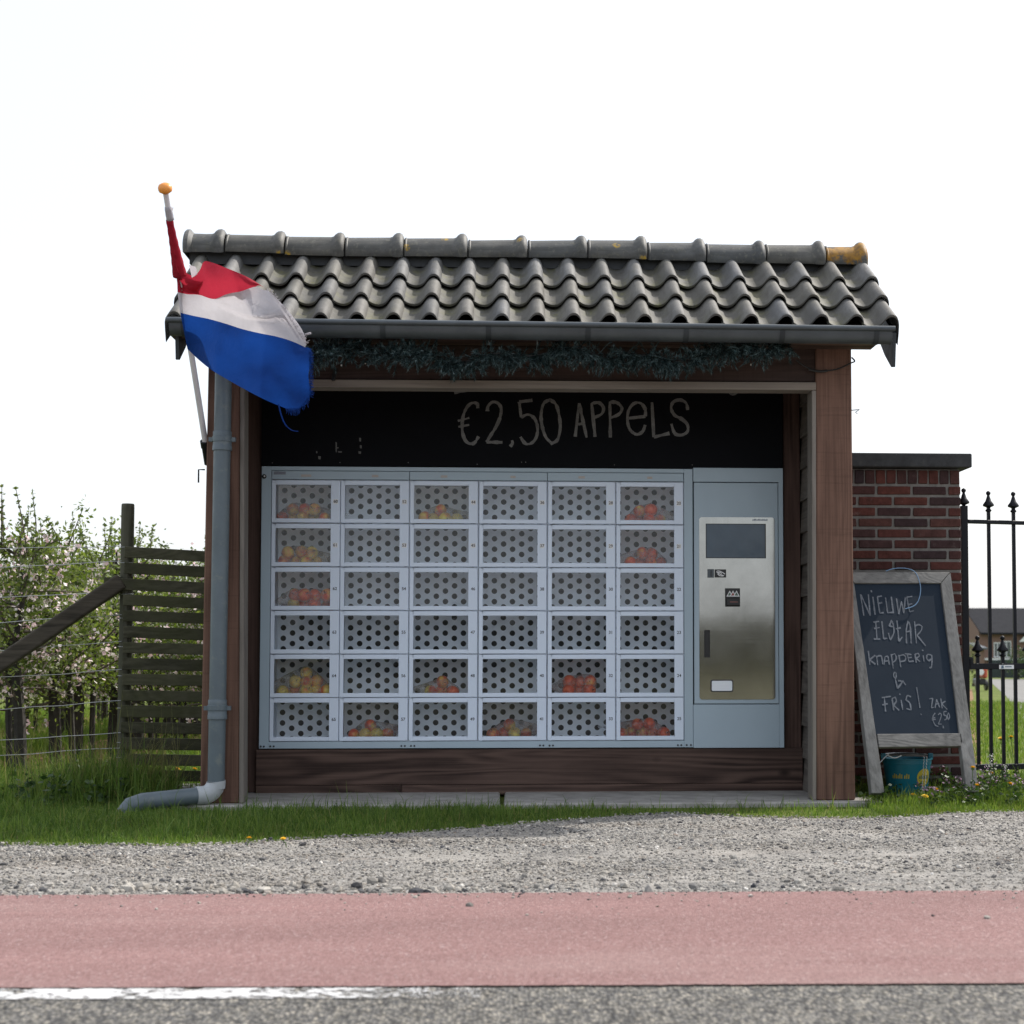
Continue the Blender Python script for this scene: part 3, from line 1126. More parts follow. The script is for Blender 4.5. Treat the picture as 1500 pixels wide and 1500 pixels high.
# a tile lies along its local +Y (up the slope)
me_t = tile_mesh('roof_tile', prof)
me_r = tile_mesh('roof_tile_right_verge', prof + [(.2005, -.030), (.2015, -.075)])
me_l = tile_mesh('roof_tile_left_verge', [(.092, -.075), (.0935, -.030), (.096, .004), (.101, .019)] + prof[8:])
for row in range(3):
    for k in range(NT + 1):
        x = eR.x - cov * (NT - k)
        s = row * GA - .03
        mez = me_l if k == 0 else (me_r if k == NT else me_t)
        j = rnd.uniform(-.005, .005)
        zt_ = (eL.z - eR.z) * (0.5 - k / NT)
        p = Vector((x + rnd.uniform(-.0015, .0015), -.225 + (s + j) * cs, ZE + (s + j) * sn + .012 + zt_ + rnd.uniform(-.0015, .0015)))
        t_ = put('tile', mez, roof, p, rot=(PITCH + rnd.uniform(-.006, .006), rnd.uniform(-.012, .012), rnd.uniform(-.010, .010)))
        if row == 2: t_.scale = (1, 1.14, 1)
# the far slope, never looked at closely: one joined sheet of tiles
Vs, Fs = [], []
me_t.calc_loop_triangles()
tv = np.array([v.co[:] for v in me_t.vertices])
tf = [tuple(p.vertices) for p in me_t.polygons]
mb = MB()
for row in range(3):
    for k in range(1, NT - 1):
        mt = Matrix.Translation((eL.x + cov * (k - .2), 2 * ridge_y + .225 - row * GA * cs, ZE + (row * GA - .03) * sn + .012)) @ Matrix.Rotation(math.pi, 4, 'Z') @ Matrix.Rotation(PITCH, 4, 'X')
        mb.add([mt @ Vector(v) for v in tv], tf)
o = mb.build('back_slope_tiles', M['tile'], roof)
o['kind'] = 'stuff'

# ridge tiles
def ridge_mesh(name, L, mat, start_bulge=False, end_cap=False, lowend=False):
    mb = MB()
    if start_bulge:
        pr = [(0, .090), (.004, .112), (.016, .122), (.034, .122), (.046, .108), (.056, .098)]
    else:
        pr = [(0, .088), (.004, .097), (.012, .099), (.018, .094)]
    pr += [(L * .5, .096), (L - .085, .097), (L - .070, .101), (L - .058, .114), (L - .044, .123), (L - .026, .125), (L - .010, .118), (L, .100)]
    n = 18
    a0, a1 = R(-20), R(200)
    b = len(mb.v)
    for (x, r_) in pr:
        for k in range(n):
            t = a0 + (a1 - a0) * k / (n - 1)
            rr = r_ * (1 + .06 * math.cos(2 * t) ** 2)
            mb.v.append((x, -rr * math.cos(t) * 1.1, rr * math.sin(t) * .98))
    m = len(pr)
    o = m * n
    for (x, r_) in pr:
        r_ = r_ - .016
        for k in range(n):
            t = a0 + (a1 - a0) * k / (n - 1)
            mb.v.append((x, -r_ * math.cos(t) * 1.1, r_ * math.sin(t) * .98))
    for i in range(m - 1):
        for k in range(n - 1):
            a = i * n + k
            mb.f.append((a, a + n, a + n + 1, a + 1))
            mb.f.append((o + a, o + a + 1, o + a + n + 1, o + a + n))
    for i in range(m - 1):
        for k in (0, n - 1):
            a = i * n + k
            mb.f.append((a, o + a, o + a + n, a + n))
    for i in (0, m - 1):
        for k in range(n - 1):
            a = i * n + k
            mb.f.append((a, a + 1, o + a + 1, o + a))
    if start_bulge or end_cap:
        i = 0 if start_bulge else m - 1
        mb.f.append(tuple(i * n + k for k in range(n)))
    mb.m = [0] * len(mb.f)
    me = mb.mesh(name, mat, smooth=38)
    bm = bmesh.new(); bm.from_mesh(me); bmesh.ops.recalc_face_normals(bm, faces=bm.faces); bm.to_mesh(me); bm.free()
    return me


cpx = [(272, 362), (333, 363), (420, 365), (507, 367), (593, 368), (686, 369), (773, 370), (860, 371), (947, 373), (1032, 375), (1119, 376), (1206, 378), (1267, 379)]
for i in range(12):
    a, b = at(*cpx[i], ridge_y), at(*cpx[i + 1], ridge_y)
    L = (b - a).length
    last, first = i == 11, i == 0
    me = ridge_mesh('ridge_tile', L - .004, M['ridge_l'] if last else M['ridge'], first, last)
    ang = math.atan2(-(b.z - a.z), b.x - a.x)
    o = put('ridge_tile', me, roof, a + Vector((0, 0, -.022 + rnd.uniform(-.006, .006))), rot=(rnd.uniform(-.05, .05), ang + rnd.uniform(-.016, .016), rnd.uniform(-.01, .01)))
    if last: o['label'] = 'ridge tile with a large orange lichen patch'
# batten under the ridge, coloured dark to stand for the shadow there
mb = MB()
a, b = at(280, 365, ridge_y), at(1262, 379, ridge_y)
mb.bar(a - Vector((0, 0, .05)), b - Vector((0, 0, .05)), .10, .10)
mb.build('ridge_batten', M['void'], roof)

# bargeboards under both verges
for x in (eL.x - .005, eR.x + .018):
    mb = MB()
    y0, z0 = -.225, ZE - .02
    mb.poly([(x, y0 - .02, z0 + .03), (x, ridge_y, ridge_z - .05), (x, ridge_y, ridge_z - .15), (x, -.02, z0 - .06), (x, -.19, z0 - .16), (x, -.21, z0 - .16)], (.020, 0, 0))
    mb.build('bargeboard', M['zinc_d'], shed, fix=True)

# gutter
gY = -.30
gl, gr = at(247, 469, gY - .06), at(1308, 482, gY - .06)
gax = (gr - gl).normalized()
mb = MB()
n = 14
RG = .064
offs = []
for k in range(n):
    t = math.pi * k / (n - 1)
    offs.append(Vector((0, -math.cos(t) * RG + .005, -math.sin(t) * .072 - .004)))
inn = [o_ * 1.0 + Vector((0, .004 * math.cos(math.pi * k / (n - 1)), .004 * math.sin(math.pi * k / (n - 1)))) for k, o_ in enumerate(offs)]
c0 = Vector((gl.x, gY, gl.z)); c1 = Vector((gr.x, gY, gr.z))
V = [c0 + o_ for o_ in offs] + [c1 + o_ for o_ in offs] + [c0 + o_ for o_ in inn] + [c1 + o_ for o_ in inn]
fs = []
for k in range(n - 1):
    fs.append((k, k + 1, n + k + 1, n + k))
    fs.append((2 * n + k, 3 * n + k, 3 * n + k + 1, 2 * n + k + 1))
mb.add(V, fs)
for c in (c0, c1):
    mb.poly([c + o_ for o_ in offs], (.006 if c is c0 else -.006, 0, 0))
gut = mb.build('gutter', M['zinc'], shed, smooth=40)
mb = MB()
mb.tube([c0 + Vector((-.012, -RG, .002)), c1 + Vector((.012, -RG, .002))], .0155, 10)
mb.build('gutter_bead', M['zinc'], gut, smooth=40)
for px in (268, 412, 555, 709, 855, 1000, 1143, 1284):
    mb = MB()
    c = c0.lerp(c1, (px - 247) / (1308 - 247))
    out = [c + o_ * 1.045 for o_ in offs]
    w = Vector((.015, 0, 0))
    mb.add([p - w for p in out] + [p + w for p in out], [(k, k + 1, n + k + 1, n + k) for k in range(n - 1)])
    mb.build('gutter_bracket', M['zinc_d'], gut, smooth=40)

# downpipe on the left post
pt, pb = at(328, 512, -.06), at(316.5, 1150, -.06)
pY = -.062
mb = MB()
mb.tube([pt, pb], .0475, 18)
dp = mb.build('downpipe', M['pvc'], shed, smooth=40)
for py in (646, 1039):
    c = pt.lerp(pb, (py - 512) / (1150 - 512))
    mb = MB()
    mb.lathe(c, [(.0478, -.062), (.055, -.060), (.055, -.036), (.0535, -.034), (.0535, -.012), (.057, -.010), (.057, .018), (.053, .021), (.053, .046), (.050, .05)], 20)
    for s in (-1, 1):
        mb.box(c + Vector((s * .064, 0, .002)), (.022, .03, .024))
    mb.build('pipe_clip', M['pvc'], dp, smooth=40)
# pale elbow and the pipe lying on the ground
el = at(315, 1172, -.07)
p_end = gnd(150, 1192, .045)
p_end.y = -.30
mb = MB()
e0 = pb
path = [e0 + Vector((0, 0, .0)), e0 + Vector((0, 0, -.055))]
cz = .085
turn = []
d = (Vector((p_end.x, p_end.y, .072)) - Vector((e0.x, e0.y, cz))).normalized()
for k in range(7):
    t = k / 6 * math.pi / 2
    turn.append(Vector((e0.x, e0.y, cz + .075)) + Vector((0, 0, -.075 * math.sin(t))) + d * (.075 * (1 - math.cos(t))))
mb.tube([pb + Vector((0, 0, .02)), pb + Vector((0, 0, -.02))] + turn + [turn[-1] + d * .04], .053, 18)
mb.build('pipe_elbow', M['pvc_l'], dp, smooth=40)
mb = MB()
q0 = turn[-1] + d * .03
q1 = p_end + Vector((.10, .03, .02))
mb.tube([q0, q0.lerp(q1, .5), q1, q1 + d * .07 - Vector((0, 0, .02)), q1 + d * .12 - Vector((0, 0, .055))], [.0475, .0475, .0475, .0475, .030], 18)
mb.build('outlet_pipe', M['pvc'], dp, smooth=40)

# hook, pole socket and loose cable on the posts
mb = MB()
a = at(300, 688, .06)
mb.tube([a, a + Vector((-.035, 0, 0)), a + Vector((-.035, 0, -.075))], .005, 6)
mb.build('wall_hook', M['iron'], shed)
mb = MB()
pts = [at(1166, 527, -.012), at(1180, 537, -.012), at(1198, 543, -.012), at(1225, 541, -.012), at(1246, 532, -.012), at(1252, 529, -.004), at(1248, 524, .05)]
mb.tube(smooth_path(pts), .0045, 6)
mb.tube(smooth_path([at(1185, 541, -.014), at(1200, 544, -.016), at(1212, 543, -.014)]), .008, 6)
mb.build('loose_cable', M['cable'], shed)
mb = MB()
mb.tube([at(1247, 601, .05), at(1259, 600, .05), at(1253, 604, .05), at(1256, 606, .05)], .003, 5)
mb.build('wire_twist', M['cable'], shed)
mb = MB()
mb.bar(at(492, 540, -.006), at(488, 557, -.03), .02, .014)
mb.build('wooden_peg', M['cable'], shed)
# ------------------------------------------------------------------ locker machine
def text_geo(txt, size):
    cu = bpy.data.curves.new('txt', 'FONT')
    cu.body = txt
    cu.size = size
    cu.offset = size * .02
    cu.align_x = 'CENTER'
    cu.align_y = 'CENTER'
    ob = bpy.data.objects.new('txt', cu)
    COL.objects.link(ob)
    dg = bpy.context.evaluated_depsgraph_get()
    me = ob.evaluated_get(dg).to_mesh()
    v = [x.co.copy() for x in me.vertices]
    f = [tuple(p.vertices) for p in me.polygons]
    ob.evaluated_get(dg).to_mesh_clear()
    bpy.data.objects.remove(ob)
    bpy.data.curves.remove(cu)
    return v, f


gxs = [at(x, 890, YL).x for x in (396.5, 497.5, 599, 700.3, 801.5, 902, 1001.5)]
gzs = [at(760, y, YL).z for y in (704.8, 768, 831.5, 894.8, 958.2, 1021.6, 1085)]
LX0, LX1 = at(383, 890, YL).x - .006, at(1148, 890, YL).x
LZ0, LZ1 = at(760, 1095.5, YL).z, at(760, 685.5, YL).z
mach = thing('locker_machine', 'pale grey apple vending locker wall with thirty-six glazed doors and a payment terminal', 'vending machine', ((LX0 + LX1) / 2, YL + .3, LZ0))
xs1 = at(1015, 890, YL).x       # seam to the terminal
D0, D1 = YL - .012, YL + .48
# carcass
mb = MB()
mb.b2(LX0, gxs[0] - .002, D0 + .004, D1, LZ0, LZ1)
mb.b2(gxs[6] + .002, xs1 - .001, D0 + .004, D1, LZ0, LZ1)
zh0, zh1 = gzs[0] + .003, at(760, 691.5, YL).z
mb.b2(gxs[0] - .002, gxs[6] + .002, D0 + .004, D1, zh1, LZ1)
mb.b2(gxs[0] - .002, gxs[6] + .002, D0 + .004, D1, LZ0, gzs[6] - .002)
mb.b2(gxs[0] - .002, gxs[6] + .002, D1 - .01, D1, gzs[6] - .002, zh1, 1)
mb.build('cabinet', [M['locker'], M['void']], mach, bevel=.002)
# screw holes along the foot and the lock at the top left
mb = MB()
for px, py in ((382, 1093.5), (386.5, 1093.5), (396, 1093.3), (401, 1093.3), (588, 1092.7), (593, 1092.7), (602, 1092.6), (607, 1092.6), (791, 1092), (796, 1092), (805, 1092), (810, 1092), (993, 1091.5), (998, 1091.5), (1006, 1091.3), (1012, 1091.3)):
    mb.lathe(at(px, py, D0 + .002), [(.006, -.0012), (.006, .0012)], 8, axis=Matrix.Rotation(R(90), 3, 'X'))
mb.build('screw_hole', M['ink'], mach)
mb = MB()
mb.lathe(at(387, 698, D0), [(.014, -.004), (.014, .002), (.010, .005), (.006, .006)], 16, axis=Matrix.Rotation(R(90), 3, 'X'))
mb.lathe(at(387.5, 697.5, D0 - .006), [(.005, -.001), (.005, .001)], 10, 1, axis=Matrix.Rotation(R(90), 3, 'X'))
mb.build('lock', [M['black'], M['label']], mach, smooth=40)
# header strips with faded labels
for i in range(3):
    mb = MB()
    mb.b2(gxs[2 * i] + .0015, gxs[2 * i + 2] - .0015, D0 + .001, D0 + .03, zh0, zh1 - .003)
    hs = mb.build('header_strip', M['locker'], mach, bevel=.0015)
    for j in (0, 1):
        c = (gxs[2 * i + j] + gxs[2 * i + j + 1]) / 2
        w = .062 if (i, j) == (0, 0) else (.040 if j == 0 or i == 0 else .032)
        mb = MB(); mb.b2(c - w / 2, c + w / 2, D0 - .0008, D0 + .0005, (zh0 + zh1) / 2 - .012, (zh0 + zh1) / 2 + .002)
        mb.build('faded_label', M['sticker'], hs)
    if i == 0:
        mb = MB(); mb.b2(gxs[0] + .012, gxs[0] + .085, D0 - .0006, D0 + .0005, zh1 - .026, zh1 - .008)
        mb.build('grey_label', plain('grey_tape', (.20, .21, .25), .5), hs)

# shared pieces of one compartment
CW = [gxs[i + 1] - gxs[i] for i in range(6)]
CH = [gzs[i] - gzs[i + 1] for i in range(6)]
cw, ch = sum(CW) / 6, sum(CH) / 6
sx = cw / 101.0
ml, mrg, mt, mbm = 6.4 * sx, 14.2 * sx, 7.4 * sx, 6.8 * sx
g_ = .0032
mb = MB()
dx, dz = cw / 2 - g_, ch / 2 - g_
th = .022
mb.b2(-dx, -cw / 2 + ml, 0, th, -dz, dz)
mb.b2(cw / 2 - mrg, dx, 0, th, -dz, dz)
mb.b2(-cw / 2 + ml, cw / 2 - mrg, 0, th, ch / 2 - mt, dz)
mb.b2(-cw / 2 + ml, cw / 2 - mrg, 0, th, -dz, -ch / 2 + mbm)
me_door = mb.mesh('door', M['door'])
bm = bmesh.new(); bm.from_mesh(me_door)
bmesh.ops.remove_doubles(bm, verts=bm.verts, dist=1e-5)
dead = [f for f in bm.faces if sum(1 for g in bm.faces if g is not f and set(v.index for v in g.verts) == set(v.index for v in f.verts))]
bmesh.ops.delete(bm, geom=dead, context='FACES_ONLY')
bm.to_mesh(me_door); bm.free()
wx0, wx1, wz0, wz1 = -cw / 2 + ml, cw / 2 - mrg, -ch / 2 + mbm, ch / 2 - mt
mb = MB(); mb.add([(wx0 - .002, .010, wz0 - .002), (wx1 + .002, .010, wz0 - .002), (wx1 + .002, .010, wz1 + .002), (wx0 - .002, .010, wz1 + .002)], [(0, 1, 2, 3)])
me_pane = mb.mesh('door_glass', M['pane'])
# perforated back sheet: hexagonal field of round holes
px_ = 26.5 * sx / 2 * 1.036
pz_ = px_ / math.cos(R(30)) * 2 * .75 / .75
hexr = px_ / .75 / 2
pitz = 2 * hexr * math.cos(R(30))
rh = 4.15 * sx * 1.036
mb = MB()
for i in range(-5, 6):
    for j in range(-4, 5):
        cx_ = i * px_ * 1.0
        cz_ = (j + (.5 if i % 2 else 0)) * pitz
        hexv = []
        for k in range(12):
            t0 = R(60 * (k // 2))
            a = Vector((hexr * math.cos(t0), 0, hexr * math.sin(t0)))
            if k % 2:
                t1 = R(60 * (k // 2 + 1))
                a = (a + Vector((hexr * math.cos(t1), 0, hexr * math.sin(t1)))) / 2
            hexv.append(Vector((cx_, 0, cz_)) + a)
        inv = [Vector((cx_ + rh * math.cos(R(30 * k)), 0, cz_ + rh * math.sin(R(30 * k)))) for k in range(12)]
        inb = [v + Vector((0, .004, 0)) for v in inv]
        mb.add(hexv + inv + inb, [(k, 12 + k, 12 + (k + 1) % 12, (k + 1) % 12) for k in range(12)] + [(12 + k, 24 + k, 24 + (k + 1) % 12, 12 + (k + 1) % 12) for k in range(12)])
me_perf = mb.mesh('perforated_sheet', M['inner'])
bm = bmesh.new(); bm.from_mesh(me_perf)
hw, hh = cw / 2 - .003, ch / 2 - .003
for co, no in (((hw, 0, 0), (1, 0, 0)), ((-hw, 0, 0), (-1, 0, 0)), ((0, 0, hh), (0, 0, 1)), ((0, 0, -hh), (0, 0, -1))):
    bmesh.ops.bisect_plane(bm, geom=bm.verts[:] + bm.edges[:] + bm.faces[:], plane_co=co, plane_no=no, clear_outer=True)
bm.to_mesh(me_perf); bm.free()
PD = .34
numbers = [[60 - 8 * c + r for r in range(6)] for c in range(6)]
for c in range(6):
    for r in range(6):
        ctr = Vector(((gxs[c] + gxs[c + 1]) / 2, D0, (gzs[r] + gzs[r + 1]) / 2))
        door = put('door', me_door, mach, ctr, bevel=.0022)
        put('door_glass', me_pane, door, ctr)
        put('perforated_sheet', me_perf, mach, ctr + Vector((0, PD, 0)))
        mb = MB()
        w = .0145
        mb.b2(-w, w, -.0008, .0004, -w, w)
        v, f = text_geo(str(numbers[c][r]), .026)
        mb.add([(p.x, -.0014, p.y) for p in v], f, 1)
        pc = ctr + Vector((cw / 2 - mrg * .52, -.0004, 0))
        put('number_plate', mb.mesh('number_plate', [M['door'] if r > 1 else M['label'], M['ink']]), door, pc)
# shelves and dividers
for r in range(7):
    mb = MB(); mb.b2(gxs[0], gxs[6], D0 + .026, D0 + PD + .001, gzs[r] - .0022, gzs[r] + .0022)
    mb.build('shelf', M['inner'], mach)
for c in range(7):
    mb = MB(); mb.b2(gxs[c] - .002, gxs[c] + .002, D0 + .0262, D0 + PD + .0012, gzs[6] + .003, gzs[0] - .003)
    mb.build('divider', M['inner'], mach)

# payment terminal
def pxbox(name, x0, y0, x1, y1, Y0, Y1, mat, parent, bevel=.0015, smooth=None):
    a, b = at(x0, (y0 + y1) / 2, YL), at(x1, (y0 + y1) / 2, YL)
    c, d_ = at((x0 + x1) / 2, y0, YL), at((x0 + x1) / 2, y1, YL)
    mb = MB(); mb.b2(a.x, b.x, Y0, Y1, d_.z, c.z)
    return mb.build(name, mat, parent, bevel=bevel, smooth=smooth)


pxbox('terminal_top_panel', 1015.3, 685.8, 1140, 706.3, D0 + .002, D1, M['locker'], mach)
pxbox('terminal_foot_panel', 1015.6, 1031.8, 1141.5, 1095.3, D0 + .002, D1, M['locker'], mach)
pxbox('terminal_side_strip', 1140.6, 686, 1147.5, 1095.2, D0 + .003, D1, M['locker'], mach)
pxbox('terminal_core', 1015.4, 708, 1141, 1031, D0 + .03, D1 - .01, M['void'], mach)
td = pxbox('terminal_door', 1016.6, 707.6, 1139.6, 1030.6, D0, D0 + .028, M['locker'], mach)
# rounded stainless fascia
def rrect(x0, x1, z0, z1, r_, n=6):
    out = []
    for cx_, cz_, a in ((x1 - r_, z0 + r_, -90), (x1 - r_, z1 - r_, 0), (x0 + r_, z1 - r_, 90), (x0 + r_, z0 + r_, 180)):
        for k in range(n + 1):
            t = R(a + 90 * k / n)
            out.append((cx_ + r_ * math.cos(t), cz_ + r_ * math.sin(t)))
    return out


def pxr(x0, y0, x1, y1):
    return at(x0, 890, YL).x, at(x1, 890, YL).x, at(1080, y1, YL).z, at(1080, y0, YL).z


fx0, fx1, fz0, fz1 = pxr(1024, 758, 1134.5, 1024.5)
mb = MB()
mb.poly([(x, D0 - .004, z) for x, z in rrect(fx0, fx1, fz0, fz1, .018)], (0, .006, 0))
fas = mb.build('steel_fascia', M['steel'], td, fix=True)
Yf = D0 - .004
sx0, sx1, sz0, sz1 = pxr(1033.7, 767.5, 1121.7, 818)
mb = MB()
bw = .004
mb.b2(sx0, sx1, Yf - .003, Yf - .0003, sz0, sz0 + bw)
mb.b2(sx0, sx1, Yf - .003, Yf - .0003, sz1 - bw, sz1)
mb.b2(sx0, sx0 + bw, Yf - .003, Yf - .0003, sz0 + bw, sz1 - bw)
mb.b2(sx1 - bw * 1.6, sx1, Yf - .003, Yf - .0003, sz0 + bw, sz1 - bw)
mb.b2(sx0 + bw, sx1 - bw * 1.6, Yf - .0015, Yf - .0003, sz0 + bw, sz1 - bw, 1)
mb.build('touch_screen', [M['black'], M['screen']], td)
# small maker's strip above the screen: illegible fine print
x0, x1, z0, z1 = pxr(1102, 760.4, 1124.5, 763)
mb = MB()
k = 11
for i in range(k):
    w = (x1 - x0) / k
    mb.b2(x0 + w * (i + .1), x0 + w * (i + .85), Yf - .0008, Yf - .0002, z0, z1 - (0 if i % 3 else .003))
mb.build('fine_print', plain('grey_blue_print', (.18, .22, .28), .5), td)
# coin slot
x0, x1, z0, z1 = pxr(1036, 834, 1045.5, 846.5)
mb = MB(); mb.b2(x0, x1, Yf - .004, Yf - .0002, z0, z1)
xx = (x0 + x1) / 2 + .002
mb.b2(xx - .003, xx + .003, Yf - .0048, Yf - .0035, z0 + .006, z1 - .006, 1)
mb.build('coin_slot', [M['zinc'], M['black']], td, bevel=.001)
x0, x1, z0, z1 = pxr(1046.5, 834.3, 1063.3, 846.2)
mb = MB(); mb.b2(x0, x1, Yf - .0022, Yf - .0002, z0, z1)
w, h = x1 - x0, z1 - z0
Pf = lambda u, v_: Vector((x0 + w * u, Yf - .0024, z0 + h * v_))
for pts in ([(.15, .72), (.3, .55), (.55, .35), (.8, .2)], [(.2, .8), (.45, .78), (.7, .6), (.9, .42)], [(.25, .45), (.45, .22), (.7, .18)], [(.3, .62), (.5, .62), (.62, .48)]):
    mb.stroke([Pf(*p) for p in pts], .005, nF, .0004, 1, .2)
mb.build('card_symbol', [M['black'], M['label']], td)
# note reader with its picture of three fanned notes
x0, x1, z0, z1 = pxr(1061.8, 862, 1083.3, 888.8)
mb = MB(); mb.b2(x0, x1, Yf - .012, Yf - .0002, z0, z1)
w, h = x1 - x0, z1 - z0
zm = z0 + h * .45
mb.b2(x0 + .006, x1 - .006, Yf - .030, Yf - .012, z0 + .008, zm)
nr_o = mb.build('note_reader', M['black'], td, bevel=.002)
mb = MB()
for k, (u, mi) in enumerate(((.30, 0), (.52, 1), (.76, 0))):
    a = Vector((x0 + w * u, Yf - .0128 - k * .0003, z0 + h * .88))
    mb.add([a, a + Vector((-.022, 0, -.038)), a + Vector((.020, 0, -.038))], [(0, 1, 2)], 2)
    a = a + Vector((0, -.0001, -.010))
    mb.add([a, a + Vector((-.013, 0, -.022)), a + Vector((.011, 0, -.022))], [(0, 1, 2)], mi)
mb.b2(x0 + w * .28, x0 + w * .82, Yf - .0312, Yf - .030, z0 + h * .22, z0 + h * .28, 3)
mb.build('note_symbol', [plain('note_green', (.10, .16, .12), .5), plain('note_red', (.28, .06, .05), .5), M['label'], plain('dull_red_light', (.18, .07, .06), .4)], nr_o)
# handle and return flap
x0, x1, z0, z1 = pxr(1031, 923, 1039.2, 963)
mb = MB(); mb.b2(x0, x1, Yf - .010, Yf - .0002, z0, z1); mb.b2(x0 + .009, x1 - .007, Yf - .013, Yf - .0095, z0 + .012, z1 - .012)
mb.build('door_handle', M['black'], td, bevel=.003)
x0, x1, z0, z1 = pxr(1040, 995.5, 1073, 1013.5)
mb = MB()
mb.poly([(x, Yf - .008, z) for x, z in rrect(x0, x1, z0, z1, .012)], (0, .0075, 0))
ff = mb.build('flap_frame', M['black'], td, fix=True)
mb = MB()
mb.poly([(x, Yf - .0095, z) for x, z in rrect(x0 + .007, x1 - .007, z0 + .007, z1 - .007, .008)], (0, .002, 0))
mb.build('return_flap', M['inner'], ff, fix=True)

# ------------------------------------------------------------------ bags of apples
mb = MB()
pr = []
for k in range(9):
    t = math.pi * k / 8
    r_ = .0385 * math.sin(t) ** .85
    z = .035 * math.cos(t)
    if k == 0: r_, z = .002, .026
    if k == 1: r_, z = .016, .0325
    if k == 8: r_, z = .003, -.029
    if k == 7: r_, z = .015, -.034
    pr.append((r_, z))
mb.lathe((0, 0, 0), list(reversed(pr)), 14)
me_apple = mb.mesh('apple', M['apple'], smooth=60)
mb = MB(); mb.tube([(0, 0, .026), (.002, 0, .036), (.006, .001, .043)], .0016, 5)
me_stem = mb.mesh('apple_stem', M['bark'])

bags = [  # column, row, centre, layers, redness, tail side, look
    (0, 0, .47, (5, 3), .50, 1, 'flat clear bag of orange-red apples behind door 60'),
    (0, 1, .42, (4, 3), .42, 1, 'clear bag of pale orange apples behind door 61'),
    (0, 2, .62, (4, 4), .62, -1, 'full clear bag of dark red and yellow apples behind door 62'),
    (0, 4, .54, (5, 3, 1), .30, -1, 'tall clear bag of yellow and red apples behind door 64'),
    (2, 0, .46, (4, 1), .18, 1, 'clear bag of yellow apples with one red apple on top behind door 44'),
    (2, 4, .52, (3, 1), .36, -1, 'small clear bag of yellow apples with red cheeks behind door 48'),
    (5, 0, .48, (4, 2), .60, 1, 'clear bag of red and yellow apples behind door 20'),
    (5, 1, .50, (4, 2), .68, -1, 'clear bag of pink-red apples behind door 21'),
    (4, 4, .52, (3, 3), .82, -1, 'rounded clear bag of bright red apples behind door 32'),
    (1, 5, .48, (4, 1), .50, 1, 'clear bag of red and yellow apples with a stretched corner behind door 57'),
    (3, 5, .50, (4, 1), .52, 1, 'clear bag of red apples around one yellow apple behind door 41'),
    (5, 5, .44, (5, 2), .62, -1, 'spread-out clear bag of orange-red apples behind door 25'),
]
br = random.Random(5)
for (c, r, cen, lay, red, tail, lab) in bags:
    fx = gxs[c] + ml + (cw - ml - mrg) * cen
    fz = gzs[r + 1] + .0022
    fy = D0 + .082
    bg_ = thing('apple_bag', lab, 'bag of apples', (fx, fy, fz), 'bags of apples in the lockers')
    pts = []
    for li, n_ in enumerate(lay):
        for k in range(n_):
            x = fx + (k - (n_ - 1) / 2) * .066 + br.uniform(-.008, .008)
            y = max(D0 + .062, fy - .015 + br.uniform(-.02, .045) + li * .010)
            z = fz + .034 + li * .056 + br.uniform(-.003, .008)
            if li == 0 and k % 2: y += .05
            o = put('apple', me_apple, bg_, (x, y, z), rot=(br.uniform(-2, 2), br.uniform(-1.5, 1.5), br.uniform(0, 6)))
            sc = br.uniform(.98, 1.14)
            o.scale = (sc, sc, sc * br.uniform(.92, 1.04))
            rr = min(1, max(0, red + br.uniform(-.32, .32)))
            o.color = (rr, rr, rr, 1)
            st = put('apple_stem', me_stem, o, (x, y, z))
            st.location = (0, 0, 0)
            for q in range(14):
                dv = Vector((br.gauss(0, 1), br.gauss(0, 1), br.gauss(0, 1))).normalized() * .042
                pp = Vector((x, y, z)) + dv
                pp.z = max(pp.z, fz + .001)
                pp.y = max(pp.y, D0 + .016)
                pts.append(pp)
    w = lay[0] * .033 + .035
    tp = Vector((fx + tail * (w + .045), fy - .02, fz + (.055 if r != 5 else .075)))
    for q in range(8):
        pts.append(tp + Vector((br.uniform(-.012, .012), br.uniform(-.015, .015), br.uniform(-.01, .016))))
    bm = bmesh.new()
    for p in pts: bm.verts.new(p - Vector((fx, fy, fz)))
    res = bmesh.ops.convex_hull(bm, input=bm.verts)
    bmesh.ops.delete(bm, geom=list(set(g for g in res['geom_interior'] + res['geom_unused'] if isinstance(g, bmesh.types.BMVert))), context='VERTS')
    bmesh.ops.subdivide_edges(bm, edges=bm.edges[:], cuts=2, use_grid_fill=True)
    bm.normal_update()
    for v in bm.verts:
        q = noise.noise(v.co * 34 + Vector((fx * 9, r, 0))) + .6 * noise.noise(v.co * 80)
        v.co += v.normal * q * .008
        v.co.y = max(v.co.y, D0 + .014 - fy)
        v.co.z = max(v.co.z, .0008)
    me = bpy.data.meshes.new('bag_film')
    bm.to_mesh(me); bm.free()
    me.materials.append(M['film'])
    me.polygons.foreach_set('use_smooth', [True] * len(me.polygons))
    put('bag_film', me, bg_, (fx, fy, fz))
    # knotted tail
    mb = MB()
    b0 = tp + Vector((0, 0, 0))
    for q in range(7):
        a = tp + Vector((tail * .03, br.uniform(-.012, .012), br.uniform(-.012, .022)))
        b_ = a + Vector((tail * .012, .006, .012))
        mb.add([b0, a, b_], [(0, 1, 2)])
    mb.build('bag_tail', M['film'], bg_)

